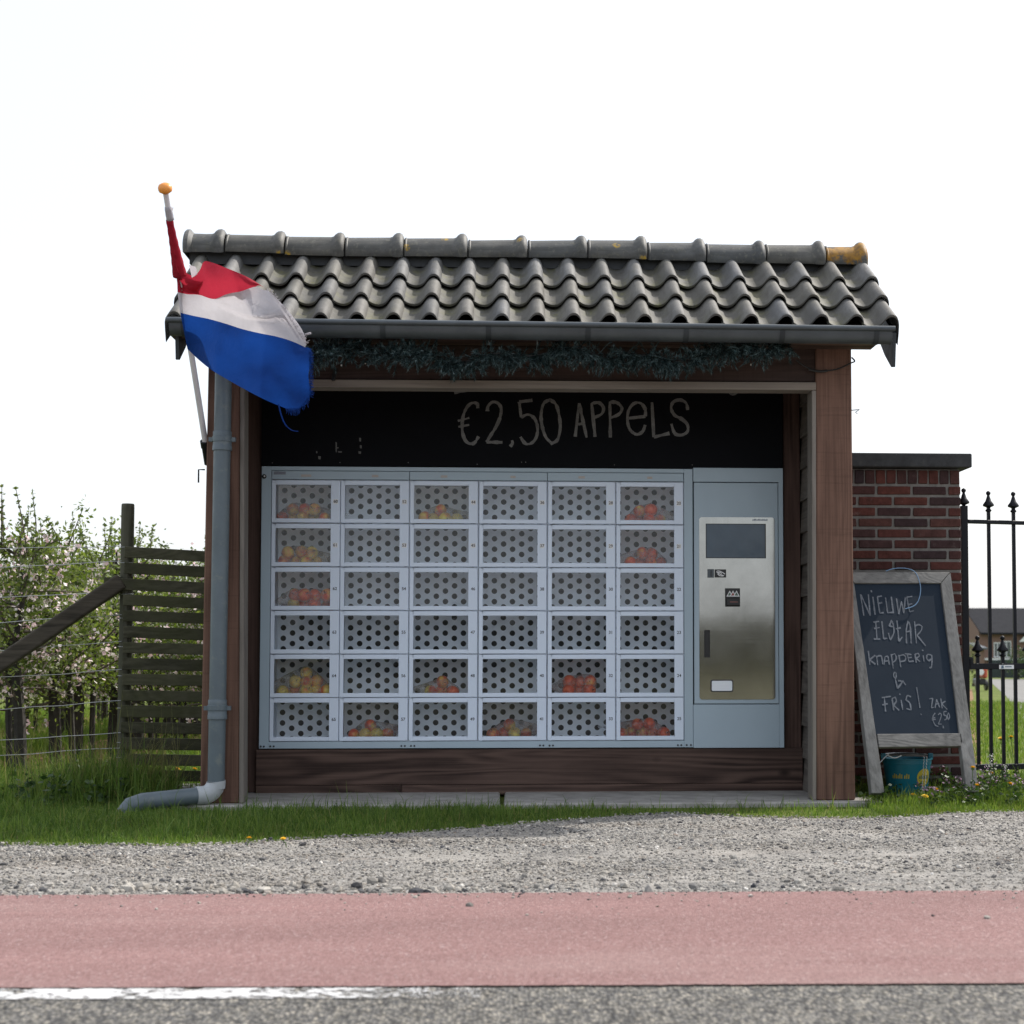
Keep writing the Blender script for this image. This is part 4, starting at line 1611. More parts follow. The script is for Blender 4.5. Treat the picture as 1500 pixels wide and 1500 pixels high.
# ------------------------------------------------------------------ flagpole and flag
pfoot, ptop = at(304, 668, .09), at(242.5, 280, -.86)
pole = thing('flagpole', 'thin white flagpole with an orange knob slanting from the shed', 'flagpole', pfoot)
mb = MB(); mb.tube([pfoot, ptop], [.017, .0155], 12)
mb.build('pole', M['white_pole'], pole, smooth=40)
pd = (ptop - pfoot).normalized()
AX = pd.to_track_quat('Z', 'Y').to_matrix()
mb = MB()
mb.lathe(ptop, [(.017, -.012), (.022, -.008), (.034, .000), (.037, .010), (.037, .022), (.031, .034), (.017, .042), (.004, .044)], 20, axis=AX)
mb.build('knob', M['orange'], pole, smooth=50)
mb = MB(); mb.tube([pfoot - pd * .05, pfoot + pd * .08], .026, 12); mb.tube([pfoot + pd * .06, pfoot + pd * .1], .030, 12)
mb.box(pfoot + Vector((.012, .01, -.03)), (.03, .03, .08))
mb.build('pole_socket', M['iron'], pole, smooth=40)

flag = thing('flag', 'frayed red, white and blue flag drooping from the slanting pole', 'flag', at(262, 430, -.36))


def cl(pts, n):
    """resample a polyline of pixel points to n"""
    P = [Vector((a, b, 0)) for a, b in pts]
    d = [0]
    for a, b in zip(P, P[1:]): d.append(d[-1] + (b - a).length)
    out = []
    sp = smooth_path(P, 8)
    d = [0]
    for a, b in zip(sp, sp[1:]): d.append(d[-1] + (b - a).length)
    j = 0
    for i in range(n):
        t = d[-1] * i / (n - 1)
        while j < len(d) - 2 and d[j + 1] < t: j += 1
        u = (t - d[j]) / max(1e-9, d[j + 1] - d[j])
        out.append(sp[j].lerp(sp[j + 1], min(1, u)))
    return out


def pole_y(py):
    """depth of the pole at pixel row py"""
    lo, hi = 0.0, 1.0
    for _ in range(30):
        m = (lo + hi) / 2
        p = ptop.lerp(pfoot, m)
        v = CR.inverted() @ (p - CAM)
        y = PPY - F * v.y / -v.z
        if y < py: lo = m
        else: hi = m
    return ptop.lerp(pfoot, lo).y


NC = 56
cT = cl([(258, 372), (263, 388), (272, 399), (285, 406), (293, 395), (299, 383), (312, 385), (330, 392), (350, 400), (370, 410), (391, 424)], NC)
cRW = cl([(260, 428), (275, 431), (292, 432), (313, 438), (332, 431), (352, 427), (368, 424), (379, 418), (391, 424)], NC)
cRW2 = cl([(260, 428), (275, 431), (292, 432), (313, 438), (332, 431), (352, 427), (374, 420), (384, 424), (393, 426)], NC)
cWB = cl([(264, 458), (285, 463), (305, 467), (330, 474), (355, 482), (380, 488), (405, 493), (428, 500), (448, 509)], NC)
cB = cl([(274.5, 511), (290, 526), (310, 542), (335, 557), (360, 571), (385, 584), (408, 594), (428, 601), (440, 597)], NC)
NRW = 18


def fold(px, py):
    """folds of the cloth, metres towards the camera"""
    a = math.sin((px * .9 + py * 1.5) * .043) * .020
    b = math.sin((px * .35 - py * 1.1) * .075 + 1.2) * .012
    q = Vector((px * .018, py * .018, 0))
    c = noise.noise(q) * .03 + noise.noise(q * 2.3) * .012
    return a + b + c


def stripe(name, up, lo, mat, f2=None, wind=0.0):
    V, Fc = [], []
    for j in range(NRW):
        t = j / (NRW - 1)
        for i in range(NC):
            s = i / (NC - 1)
            p = up[i].lerp(lo[i], t)
            att = min(1, s * 5)
            Y = -.42 - .36 * min(1, s * 1.5) + att * (-fold(p.x, p.y))
            Y0 = pole_y(p.y) - .036
            Y = Y0 + (Y - Y0) * min(1, s * 3.5)
            if f2: Y += f2(p.x, p.y, s, t)
            V.append(at(p.x, p.y, Y))
    for j in range(NRW - 1):
        for i in range(NC - 1):
            a = j * NC + i
            Fc.append((a, a + NC, a + NC + 1, a + 1))
    mb = MB(); mb.add(V, Fc)
    o = mb.build(name, mat, flag, smooth=0)
    return o


def red_fold(px, py, s, t):
    # the upper red cloth doubles forward in a peak, then dips back to the seam
    k = max(0, min(1, (px - 285) / 25)) * max(0, min(1, (400 - px) / 60))
    return -.055 * k * math.sin(math.pi * min(1, t * 1.1)) * (.5 + .5 * math.sin(px * .07))


def white_fold(px, py, s, t):
    # a big loop of white hangs over from (313,438) down to (355,462) and out to the fly
    yc = 438 + 26 * max(0, min(1, (px - 313) / 50)) ** .7
    if px < 313: return 0
    d = yc - py
    m = max(0, min(1, (px - 313) / 18)) * max(0, min(1, (430 - px) / 50))
    return (-.050 * m if d > 0 else -.050 * m * max(0, 1 + d / 3.0))


stripe('red_stripe', cT, cRW, M['red'], red_fold)
stripe('white_stripe', cRW2, cWB, M['white'], white_fold)
stripe('blue_stripe', cWB, cB, M['blue'])
# right-hand end of the blue cloth
rb_u = cl([(448, 509), (451, 509), (455, 511)], 8)
rb_l = cl([(440, 597), (448, 592), (453, 581)], 8)
V, Fc = [], []
for j in range(NRW):
    for i in range(8):
        p = rb_u[i].lerp(rb_l[i], j / (NRW - 1))
        p.x += 2.0 * math.sin(j * .5) * i / 7
        V.append(at(p.x, p.y, -.78 - fold(p.x, p.y)))
for j in range(NRW - 1):
    for i in range(7):
        a = j * 8 + i
        Fc.append((a, a + 8, a + 9, a + 1))
mb = MB(); mb.add(V, Fc)
# frayed threads along the fly edge
fr_ = random.Random(3)
for k in range(230):
    t = fr_.random()
    y = 511 + 70 * t
    x = 453 + fr_.uniform(-1, 2)
    a = at(x, y, -.79 - fold(x, y))
    L = fr_.uniform(1.5, 6)
    b = at(x + L, y + fr_.uniform(-3, 3.5), -.79 - fold(x, y) + fr_.uniform(-.012, .012))
    mb.tube([a, a.lerp(b, .5) + Vector((0, 0, fr_.uniform(-.004, .004))), b], .0008, 4, cap=False)
for k in range(60):
    t = fr_.random()
    x = 418 + 36 * t
    y = 600 - 18 * max(0, (t - .55) / .45)
    a = at(x, y - 2, -.78 - fold(x, y))
    b = at(x + fr_.uniform(-2, 4), y + fr_.uniform(2, 9), -.78 - fold(x, y) + fr_.uniform(-.012, .012))
    mb.tube([a, b], .0012, 4, cap=False)
mb.build('blue_fringe', M['blue'], flag, smooth=0)
mb = MB()
for k in range(120):
    t = fr_.random()
    x = 392 + 55 * t
    y = 425 + 78 * t ** 1.25
    a = at(x - 1, y, -.79 - fold(x, y))
    b = at(x + fr_.uniform(0, 5) * (.5 + t), y + fr_.uniform(-4, 3), -.79 - fold(x, y) + fr_.uniform(-.01, .01))
    mb.tube([a, b], .0011, 4, cap=False)
wc_u = cl([(391, 424), (410, 442), (430, 465), (444, 486), (449, 505)], 20)
wc_l = cl([(391, 426), (408, 452), (424, 478), (436, 496), (446, 509)], 20)
V, Fc = [], []
for j in range(5):
    for i in range(20):
        p = wc_u[i].lerp(wc_l[i], j / 4)
        V.append(at(p.x, p.y, -.78 - fold(p.x, p.y)))
for j in range(4):
    for i in range(19):
        a = j * 20 + i
        Fc.append((a, a + 20, a + 21, a + 1))
mb.add(V, Fc)
mb.tube([at(447, 490, -.80), at(455, 488, -.81)], .006, 6)
mb.build('white_fringe', M['white'], flag, smooth=0)
# red cloth wound round the pole
mb = MB()
N1 = 22
pl = []
for k in range(N1):
    py = 322 + (404 - 322) * k / (N1 - 1)
    lo = 0
    t = k / (N1 - 1)
    px_c = 248.2 + (263.5 - 248.2) * t
    pl.append(at(px_c, py, pole_y(py) - .006))
mb.tube(pl, [.019 + .020 * (k / (N1 - 1)) ** 1.6 + .0012 * math.sin(k * 1.7) for k in range(N1)], 12)
# the funnel where it leaves the pole
fu = cl([(258, 372), (272, 392), (290, 410)], 10)
fl_ = cl([(259, 408), (263, 420), (264, 430)], 10)
fu2 = cl([(256, 384), (266, 402), (290, 412), (300, 408)], 14)
fl2 = cl([(262, 405), (264, 418), (270, 428), (292, 431)], 14)
V, Fc = [], []
for j in range(8):
    for i in range(14):
        p = fu2[i].lerp(fl2[i], j / 7)
        V.append(at(p.x, p.y, pole_y(p.y) - .035 - .02 * math.sin(j * .9) - .01 * math.sin(i)))
for j in range(7):
    for i in range(13):
        a = j * 14 + i
        Fc.append((a, a + 14, a + 15, a + 1))
mb.add(V, Fc)
mb.build('wound_red_cloth', M['red'], flag, smooth=0)
mb = MB()
pl = [at(246 + 3.5 * k / 5, 303 + 19 * k / 5, pole_y(303 + 19 * k / 5) - .004) for k in range(6)]
mb.tube(pl, [.0175, .020, .0195, .021, .020, .021], 12)
V = [at(x, y, pole_y(y) - .01) for x, y in ((277, 388), (287, 391), (289, 402), (281, 407))]
mb.add(V, [(0, 1, 2, 3)])
mb.add([at(x, y, pole_y(y) - .02) for x, y in ((250, 304), (254.5, 304), (252, 312))], [(0, 1, 2)])
mb.build('wound_white_cloth', M['white'], flag, smooth=0)
mb = MB()
mb.tube(smooth_path([at(408, 592, -.80), at(412, 608, -.805), at(418, 622, -.81), at(427, 630, -.80), at(437, 632, -.79)]), [.004] * 12 + [.0025] * 9, 5)
mb.build('loose_thread', M['blue'], flag)
# ------------------------------------------------------------------ pine garland under the gutter
gr_ = random.Random(11)
gA = at(430, 520, -.10)
gar = thing('pine_garland', 'blue-green artificial pine garland strung under the gutter', 'garland', at(800, 520, -.10))
mb = MB()
core = []
for k in range(60):
    px = 395 + (1158 - 395) * k / 59
    py = 517 + 6 * math.sin(px * .021) + 5 * math.sin(px * .057 + 1) + (10 if px < 470 else 0) * 0 - 6 * (px > 1080)
    core.append(at(px, py + 3, -.19 + .03 * math.sin(px * .05)))
mb.tube(core, .006, 5)
mb.build('garland_stem', M['cable'], gar)


def sprig(mb, p, d, L, nn):
    d = d.normalized()
    a = d.orthogonal().normalized()
    b = d.cross(a)
    tip = p + d * L
    mb.tube([p, tip], .0018, 3, cap=False)
    for k in range(nn):
        t = gr_.uniform(.1, 1.0)
        an = gr_.uniform(0, 6.283)
        o = (a * math.cos(an) + b * math.sin(an))
        q = p.lerp(tip, t)
        e = q + (o * .8 + d * .75 * (.5 + t)).normalized() * gr_.uniform(.018, .032)
        w = d.cross(o) * .0021
        mb.add([q - w, q + w, e], [(0, 1, 2)])


mb = MB()
for k in range(1350):
    t = gr_.random()
    i = min(58, int(t * 59))
    px = 395 + 763 * t
    dens = .75 + .5 * noise.noise(Vector((px * .02, 0, 0)))
    if gr_.random() > dens + .25: continue
    p = core[i].lerp(core[i + 1], t * 59 - i)
    d = Vector((gr_.uniform(-.8, .8), gr_.uniform(-1.0, .45), gr_.uniform(-1, .9)))
    if 640 < px < 1000 and gr_.random() < .6: d.z = -abs(d.z) - .35
    sprig(mb, p, d, gr_.uniform(.045, .125), 40)
o = mb.build('pine_sprigs', M['pine'], gar)
o['kind'] = 'stuff'
mb = MB()
for px in (500, 535, 587, 612, 637, 700, 760, 806, 850, 905, 950, 1000, 1050, 1100):
    mb.lathe(at(px, 530 + gr_.uniform(-8, 6), -.15), [(.002, -.005), (.0045, 0), (.002, .006)], 6)
mb.build('tiny_lamp', M['fluff'], gar)

# ------------------------------------------------------------------ slatted fence, post, brace and wires at the left
fpx = at(188, 800, .95)
fence = thing('slatted_fence', 'mossy horizontal slatted wooden fence panel beside the shed with a braced round post', 'fence', (fpx.x, .95, 0))
mb = MB()
p0, p1 = at(187.5, 738, .98), at(180, 1160, .98)
p1.z = -.05
rp = (at(197.5, 800, .98).x - at(178.5, 800, .98).x) / 2
mb.lathe(p0 - Vector((0, 0, 0)), [(rp, -.03), (rp * .99, -.006), (rp * .9, 0)], 18)
mb.tube([p1, p0 - Vector((0, 0, .02))], [rp * 1.03, rp], 18)
mb.build('post', M['pole'], fence, smooth=40)
sl_r = random.Random(4)
for k in range(15):
    yl = 808.5 + 23.35 * k
    sl = .062 - .045 * min(1, k / 8)
    xl_ = 183 - 9 * k / 14 + sl_r.uniform(-1, 1)
    if k == 0: xl_ = 182
    if k == 13: xl_ += 2
    if k == 14: xl_ += 18
    a = at(xl_, yl, .895)
    b = at(306, yl + (306 - xl_) * (sl + sl_r.uniform(-.006, .006)), 1.02)
    mb = MB()
    if k == 2:      # the third slat runs on past the post towards the brace
        a = at(152, yl - 1, .895)
    hgt = .0705 * sl_r.uniform(.93, 1.05)
    mb.bar(a, b, .02, hgt)
    mb.build('slat', M['slat'], fence, bevel=.003)
mb = MB()
a, b = at(179, 851, .93), at(-230, 1128, .80)
mb.bar(a, b, .09, .098)
mb.build('brace', M['brace'], fence, bevel=.012, seg=2)
for (yr, yl_) in ((800, 801), (822, 829), (866, 873), (900, 909), (940, 950), (981, 990), (1026, 1037), (1074, 1081), (1095, 1104)):
    mb = MB()
    a, b = at(178, yr, .93), at(-260, yl_ + (yl_ - yr) * 1.4, .93)
    pts = [a.lerp(b, t / 10) - Vector((0, 0, .012 * math.sin(math.pi * t / 10) + sl_r.uniform(-.004, .004))) for t in range(11)]
    mb.tube(pts, .0022, 4)
    ang = [p0.lerp(p1, (yr - 738) / (1160 - 738)) + Vector((math.cos(t) * (rp + .003), math.sin(t) * (rp + .003), 0)) for t in [i * .7 for i in range(10)]]
    mb.tube(ang, .0022, 4)
    mb.build('fence_wire', M['wire'], fence)
# plank of old concrete by the fence foot
mb = MB(); mb.b2(at(240, 1155, 1.0).x, at(300, 1155, 1.0).x, .98, 1.3, -.02, .05)
tag(mb.build('concrete_plank', M['concrete'], bevel=.006), 'low concrete plank on the ground behind the slatted fence', 'plank')

# ------------------------------------------------------------------ apple trees
def tree_meshes(seed, H):
    r_ = random.Random(seed)
    nr = np.random.default_rng(seed)
    tr = MB()
    top = Vector((r_.uniform(-.06, .06), r_.uniform(-.06, .06), H * .86))
    trunk = [Vector((0, 0, -.05)), Vector((.0, .0, .42)), Vector((r_.uniform(-.03, .03), r_.uniform(-.03, .03), .9)), Vector((r_.uniform(-.05, .05), r_.uniform(-.05, .05), 1.4)), top]
    tr.tube(trunk, [.050, .044, .032, .022, .008], 7)
    sk = MB()
    sk.tube([Vector((.11, .05, -.05)), Vector((.10, .04, 1.0))], .024, 7)
    br_ = MB()
    tips = []
    for k in range(36):
        z = r_.uniform(.48, H * .80)
        base = Vector((0, 0, z))
        for a, b in zip(trunk, trunk[1:]):
            if a.z <= z <= b.z: base = a.lerp(b, (z - a.z) / (b.z - a.z))
        an = r_.uniform(0, 6.283)
        L = r_.uniform(.35, .68) * (1.1 - .45 * z / H)
        d = Vector((math.cos(an), math.sin(an), r_.uniform(-.1, .7)))
        p1 = base + d * L * .5 + Vector((0, 0, -.02))
        p2 = base + d * L + Vector((0, 0, r_.uniform(-.12, .16)))
        br_.tube([base, p1, p2], [.012, .008, .003], 4, cap=False)
        tips += [(base.lerp(p1, .5), .10), (p1, .13), (p1.lerp(p2, .5), .13), (p2, .11)]
    # bare upright shoots above the crown
    for k in range(7):
        an = r_.uniform(0, 6.283)
        q = Vector((math.cos(an) * r_.uniform(0, .34), math.sin(an) * r_.uniform(0, .34), H * r_.uniform(.60, .80)))
        e = q + Vector((r_.uniform(-.10, .10), r_.uniform(-.10, .10), r_.uniform(.22, .52)))
        br_.tube([q, q.lerp(e, .5) + Vector((r_.uniform(-.02, .02), 0, 0)), e], [.007, .005, .002], 4, cap=False)
        for t in range(11):
            tips.append((q.lerp(e, t / 10), .010))
    V, Fc, BV, BF = [], [], [], []
    tips = [(p, r if p.z < H * .66 or r < .05 else r * .55) for p, r in tips]
    for (p, rad) in tips:
        nl = 30 if rad > .05 else 4
        for _ in range(nl):
            c = np.array(p[:]) + nr.normal(0, rad * .8, 3)
            sz = nr.uniform(.013, .026)
            a = nr.normal(0, 1, 3); a /= np.linalg.norm(a)
            b = np.cross(a, nr.normal(0, 1, 3)); b /= np.linalg.norm(b)
            i0 = len(V)
            V += [c - a * sz, c + b * sz * .5, c + a * sz, c - b * sz * .5]
            Fc.append((i0, i0 + 1, i0 + 2, i0 + 3))
        if rad > .04 and nr.random() < .72 and p[2] < H * .84:
            cc = np.array(p[:]) + nr.normal(0, rad * .7, 3)
            for _ in range(nr.integers(5, 11)):
                c = cc + nr.normal(0, .026, 3)
                a = nr.normal(0, 1, 3); a /= np.linalg.norm(a)
                b = np.cross(a, nr.normal(0, 1, 3)); b /= np.linalg.norm(b)
                sz = nr.uniform(.012, .021)
                i0 = len(BV)
                BV += [c - a * sz, c + b * sz, c + a * sz, c - b * sz]
                BF.append((i0, i0 + 1, i0 + 2, i0 + 3))
    return (sk.mesh('stake', M['bark'], smooth=40), tr.mesh('trunk', M['bark'], smooth=40), br_.mesh('branches', M['twig']), np_mesh('leaves', np.array(V), np.array(Fc), M['leaf']), np_mesh('blossom', np.array(BV), np.array(BF), M['blossom']))


variants = [tree_meshes(21 + i, 1.98 + .07 * i) for i in range(4)]
tr_r = random.Random(9)
spots = []
rows_ = []
for k in range(16): rows_.append(('main', k, -3.45 + .012 * k, 2.75 + .80 * k))
for k in range(12): rows_.append(('left', k, -5.35 + .012 * k, 4.2 + .80 * k))
for k in range(6): rows_.append(('mid', k, -4.55, 3.3 + 1.7 * k))
for k in range(9): rows_.append(('right', k, -2.55 + .010 * k, 5.2 + .85 * k))
ORD = ['first', 'second', 'third', 'fourth', 'fifth', 'sixth', 'seventh', 'eighth', 'ninth', 'tenth', 'eleventh', 'twelfth', 'thirteenth', 'fourteenth', 'fifteenth', 'sixteenth']
WHERE = {'main': 'the orchard row ending beside the fence post', 'left': 'the orchard row at the left picture edge', 'mid': 'the sparse middle orchard row', 'right': 'the orchard row seen through the slats'}
for kind_, k, x, y in rows_:
    x += tr_r.uniform(-.12, .12); y += tr_r.uniform(-.12, .12)
    vr = variants[tr_r.randrange(4)]
    t = thing('apple_tree', 'blossoming apple tree, %s from the front in %s' % (ORD[k], WHERE[kind_]), 'apple tree', (x, y, 0), 'slender apple trees standing in the orchard')
    rot = (tr_r.uniform(-.05, .05), tr_r.uniform(-.05, .05), tr_r.uniform(0, 6.28))
    sc = tr_r.uniform(.92, 1.06)
    for nm, me in zip(('stake', 'trunk', 'branches', 'leaves', 'blossom'), vr):
        o = put(nm, me, t, (x, y, 0), rot=rot)
        o.scale = (sc, sc, sc)
        if nm in ('leaves', 'blossom'): o['kind'] = 'stuff'

# far hedgerow closing the orchard
def leaf_mass(name, x0, x1, y0, y1, z1, n, sz, mat, seed, lump=.5, z0=0.0):
    nr = np.random.default_rng(seed)
    X = nr.uniform(x0, x1, n); Y = nr.uniform(y0, y1, n)
    T = np.array([noise.noise(Vector((x * lump, y * lump, seed))) for x, y in zip(X, Y)])
    Z = z0 + (nr.random(n) ** .7) * (z1 - z0) * (.78 + .45 * T)
    C = np.stack([X, Y, Z], 1)
    a = nr.normal(0, 1, (n, 3)); a /= np.linalg.norm(a, axis=1)[:, None]
    b = np.cross(a, nr.normal(0, 1, (n, 3))); b /= np.linalg.norm(b, axis=1)[:, None]
    s = nr.uniform(.6, 1.3, (n, 1)) * sz
    V = np.stack([C - a * s, C + b * s * .6, C + a * s, C - b * s * .6], 1).reshape(-1, 3)
    Fc = np.arange(4 * n).reshape(-1, 4)
    return np_mesh(name, V, Fc, mat)


o = put('far_hedgerow', leaf_mass('far_hedgerow', -34, -5, 60, 63, 1.7, 9000, .17, M['leaf'], 3))
tag(o, 'hazy green hedgerow along the far end of the orchard', None, None, 'stuff')

o = put('far_hedgerow', leaf_mass('far_hedgerow', -70, 70, -66, -62, 3.0, 16000, .32, M['dullhedge'], 4))
tag(o, 'hedgerow across the road behind the viewer, mirrored in the steel panel', None, None, 'stuff')

# ------------------------------------------------------------------ brick pillar
YP = .72
pxr_, pxl_ = at(1408.5, 850, YP).x, 2.06
zc0 = at(1330, 687, YP).z
zc1 = at(1330, 663.5, YP - .06).z
zsold = at(1330, 708.5, YP).z
pitch = (at(1330, 711, YP).z - at(1330, 829, YP).z) / 7.5
pil = thing('gate_pillar', 'dark red brick gate pillar with a bluestone cap behind the chalkboard sign', 'pillar', ((pxl_ + pxr_) / 2, YP + .3, 0))
mb = MB(); mb.b2(pxl_ + .010, pxr_ - .004, YP + .010, YP + .60, -.05, zc0)
mb.build('mortar_core', M['mortar'], pil)
mb = MB()
mb.b2(pxl_ - .03, at(1424, 670, YP - .06).x, YP - .06, YP + .66, zc0 + .006, zc1)
mb.build('cap_stone', M['capstone'], pil, bevel=.008, seg=2)
bmesh_cache = {}


def brick_mesh(w, h, d, seed):
    k = (round(w, 3), round(h, 3), seed)
    if k not in bmesh_cache:
        r_ = random.Random(seed)
        mb = MB(); mb.box((0, 0, 0), (w, d, h))
        me = mb.mesh('brick', M['brick'])
        bm = bmesh.new(); bm.from_mesh(me)
        bmesh.ops.bevel(bm, geom=bm.edges[:], offset=.004, segments=1, affect='EDGES')
        for v in bm.verts: v.co += Vector((r_.uniform(-.0015, .0015), r_.uniform(-.001, .001), r_.uniform(-.0015, .0015)))
        bm.to_mesh(me); bm.free()
        bmesh_cache[k] = me
    return bmesh_cache[k]


bk = random.Random(2)
hb = pitch * .735
lb_ = at(1390, 800, YP).x - at(1338, 800, YP).x     # brick plus joint
jt = pitch - hb


def lay(xa, xb, zc, h):
    w = xb - xa
    if w < .02: return
    me = brick_mesh(w, h, .10, bk.randrange(3))
    put('brick', me, pil, ((xa + xb) / 2, YP + .05 + bk.uniform(-.002, .003), zc), rot=(0, bk.uniform(-.006, .006), bk.uniform(-.008, .008)))


# soldier course
sw = at(1395.5, 700, YP).x - at(1380, 700, YP).x
x = pxr_ - .006
while x - sw > pxl_ - .01:
    lay(x - sw + .009, x, (zc0 - .008 + zsold) / 2, zc0 - .008 - zsold)
    x -= sw
zc = zsold - jt - hb / 2
row = 0
while zc > -.03:
    first = at(1388.5, 800, YP).x if row % 2 == 0 else at(1361, 800, YP).x
    x = pxr_
    e = first
    lay(e + jt * .45, x, zc, hb)
    x = e - jt * .45
    while x > pxl_ + .02:
        xa = max(pxl_, x - lb_ + jt * .9)
        lay(xa, x, zc, hb)
        x = xa - jt * .9
    zc -= pitch
    row += 1
# joined bricks of the side facing the gate
mb = MB()
zc = zsold - jt - hb / 2
row = 0
while zc > -.03:
    y = YP + .11 if row % 2 else YP + .11
    while y < YP + .58:
        L = min(lb_ - jt, YP + .60 - y)
        mb.box((pxr_ - .03, y + L / 2, zc), (.06, L, hb))
        y += L + jt
    zc -= pitch
    row += 1
o = mb.build('side_bricks', M['brick'], pil)
o['kind'] = 'stuff'

# ------------------------------------------------------------------ chalkboard sign
PSI, BET = R(19), R(21)
fdir = Vector((math.sin(PSI), -math.cos(PSI), 0))
sn_n = (fdir * math.cos(BET) + Vector((0, 0, 1)) * math.sin(BET)).normalized()
B0 = at(1430, 1160, .02)
B0.z = .03
SP = lambda px, py: onp(px, py, B0, sn_n)
sign = thing('chalkboard_sign', 'grey wooden A-frame pavement sign with a chalk-written dark board', 'sign', SP(1350, 1150))


def spoly(pts, th, mat, name, bevel=.003, off=0.0):
    mb = MB()
    mb.poly([SP(*p) + sn_n * off for p in pts], -sn_n * th)
    return mb.build(name, mat, sign, bevel=bevel, fix=True)


spoly([(1378.5, 854.5), (1392.5, 838.5), (1434.5, 1160), (1416, 1160)], .035, M['grey_z'], 'leg')
spoly([(1239, 838.5), (1251.5, 854.5), (1296, 1162), (1277, 1162)], .035, M['grey_z'], 'leg')
spoly([(1239.5, 838), (1392, 838), (1378, 854.2), (1252, 854.2)], .035, M['grey_x'], 'top_rail')
spoly([(1285.2, 1075), (1408.3, 1074), (1411, 1093), (1288, 1094.5)], .033, M['grey_x'], 'bottom_rail')
sb = spoly([(1251.8, 854.5), (1378, 854.5), (1408.5, 1074), (1284.5, 1075)], .012, M['signboard'], 'chalkboard', 0, -.012)
T3 = lambda x, y: SP(1245 + x / 8.333, 830 + y / 8.333)
T4 = lambda x, y: SP(1245 + x / 8.333, 950 + y / 8.333)
L3 = [[(180, 590), (140, 330)], [(145, 335), (258, 590)], [(258, 590), (235, 330)], [(290, 360), (318, 580)], [(268, 280), (275, 305)],
      [(345, 360), (375, 560)], [(345, 360), (400, 350)], [(360, 442), (405, 430)], [(375, 560), (422, 553)],
      [(445, 370), (470, 555)], [(470, 555), (550, 550)], [(515, 360), (540, 555)],
      [(578, 380), (606, 572)], [(606, 572), (640, 415)], [(640, 415), (668, 560)], [(668, 560), (688, 368)],
      [(705, 365), (740, 542)], [(705, 365), (772, 355)], [(725, 455), (772, 443)], [(740, 542), (792, 530)],
      [(325, 662), (340, 872)], [(295, 670), (366, 660)], [(305, 747), (375, 735)], [(302, 876), (382, 876)],
      [(400, 660), (422, 872)], [(422, 872), (466, 865)],
      [(540, 700), (520, 648), (490, 715), (535, 725)], [(535, 680), (548, 790), (505, 890), (480, 800)],
      [(585, 650), (608, 905)], [(608, 905), (650, 850)], [(572, 752), (632, 738)],
      [(702, 930), (698, 770), (720, 658), (746, 720), (758, 930)], [(695, 790), (760, 775)],
      [(800, 660), (822, 930)], [(800, 720), (850, 700), (892, 722), (880, 772), (830, 830)], [(830, 830), (936, 960)]]
L4 = [[(235, 20), (255, 190)], [(320, 75), (250, 130)], [(250, 130), (322, 185)], [(335, 80), (350, 195)], [(335, 95), (370, 80), (398, 95), (410, 185)],
      [(425, 190), (440, 90)], [(440, 90), (475, 85)], [(475, 85), (492, 190)], [(430, 148), (488, 140)],
      [(515, 60), (540, 240)], [(515, 72), (558, 55), (578, 100), (560, 145), (528, 160)], [(608, 70), (632, 220)], [(612, 82), (665, 70), (692, 100), (680, 140), (622, 152)],
      [(712, 60), (730, 150)], [(680, 55), (762, 65)], [(715, 107), (765, 100)], [(730, 152), (790, 145)],
      [(805, 60), (820, 165)], [(805, 62), (845, 50), (857, 82), (820, 112)], [(820, 112), (866, 152)], [(905, 75), (915, 150)], [(895, 5), (902, 22)],
      [(1005, 72), (960, 65), (948, 110), (975, 145), (1002, 120)], [(1010, 70), (1012, 150), (1004, 220), (980, 226)],
      [(572, 365), (545, 330), (552, 285), (572, 285), (575, 330), (565, 365)], [(565, 365), (592, 480)], [(592, 480), (662, 385)], [(600, 385), (650, 390)], [(655, 385), (692, 438)],
      [(430, 590), (446, 762)], [(400, 592), (512, 575)], [(405, 682), (472, 665)], [(525, 600), (546, 748)], [(525, 602), (565, 588), (577, 638), (542, 682)], [(542, 682), (612, 748)],
      [(635, 620), (656, 742)], [(617, 542), (624, 560)], [(756, 582), (712, 568), (694, 618), (742, 660), (758, 742), (700, 725)],
      [(825, 465), (866, 717)], [(872, 788), (888, 802)],
      [(980, 607), (1022, 600)], [(1022, 600), (1005, 717)], [(1005, 717), (1032, 710)], [(1050, 718), (1070, 612)], [(1070, 612), (1107, 712)], [(1060, 672), (1100, 665)],
      [(1120, 600), (1137, 722)], [(1177, 635), (1130, 665)], [(1130, 665), (1200, 737)],
      [(1052, 780), (1026, 820), (1030, 880), (1056, 930), (1092, 942)], [(1010, 846), (1052, 835)], [(1010, 866), (1056, 856)],
      [(1088, 803), (1110, 780), (1127, 800), (1116, 850), (1090, 915)], [(1090, 915), (1132, 915)], [(1147, 935), (1154, 966)],
      [(1190, 760), (1156, 764)], [(1156, 764), (1160, 810)], [(1160, 810), (1186, 808), (1192, 848), (1165, 866)], [(1215, 775), (1201, 815), (1212, 864), (1229, 825), (1215, 775)]]
words_ = [(T3, L3, 0, 20), (T3, L3, 20, len(L3)), (T4, L4, 0, 23), (T4, L4, 23, 28), (T4, L4, 28, 37), (T4, L4, 37, 39), (T4, L4, 39, 48), (T4, L4, 48, len(L4))]
for T_, LL, a_, b_ in words_:
    mb = MB()
    for i in range(a_, b_):
        big = T_ is T3
        mb.stroke([T_(*p) for p in LL[i]], .0088 if big else (.0085 if i < 39 else .0065), sn_n, -.0105 + .00002 * (i % 7), 0, .6)
    mb.build('chalk_word', M['chalk2'], sb)
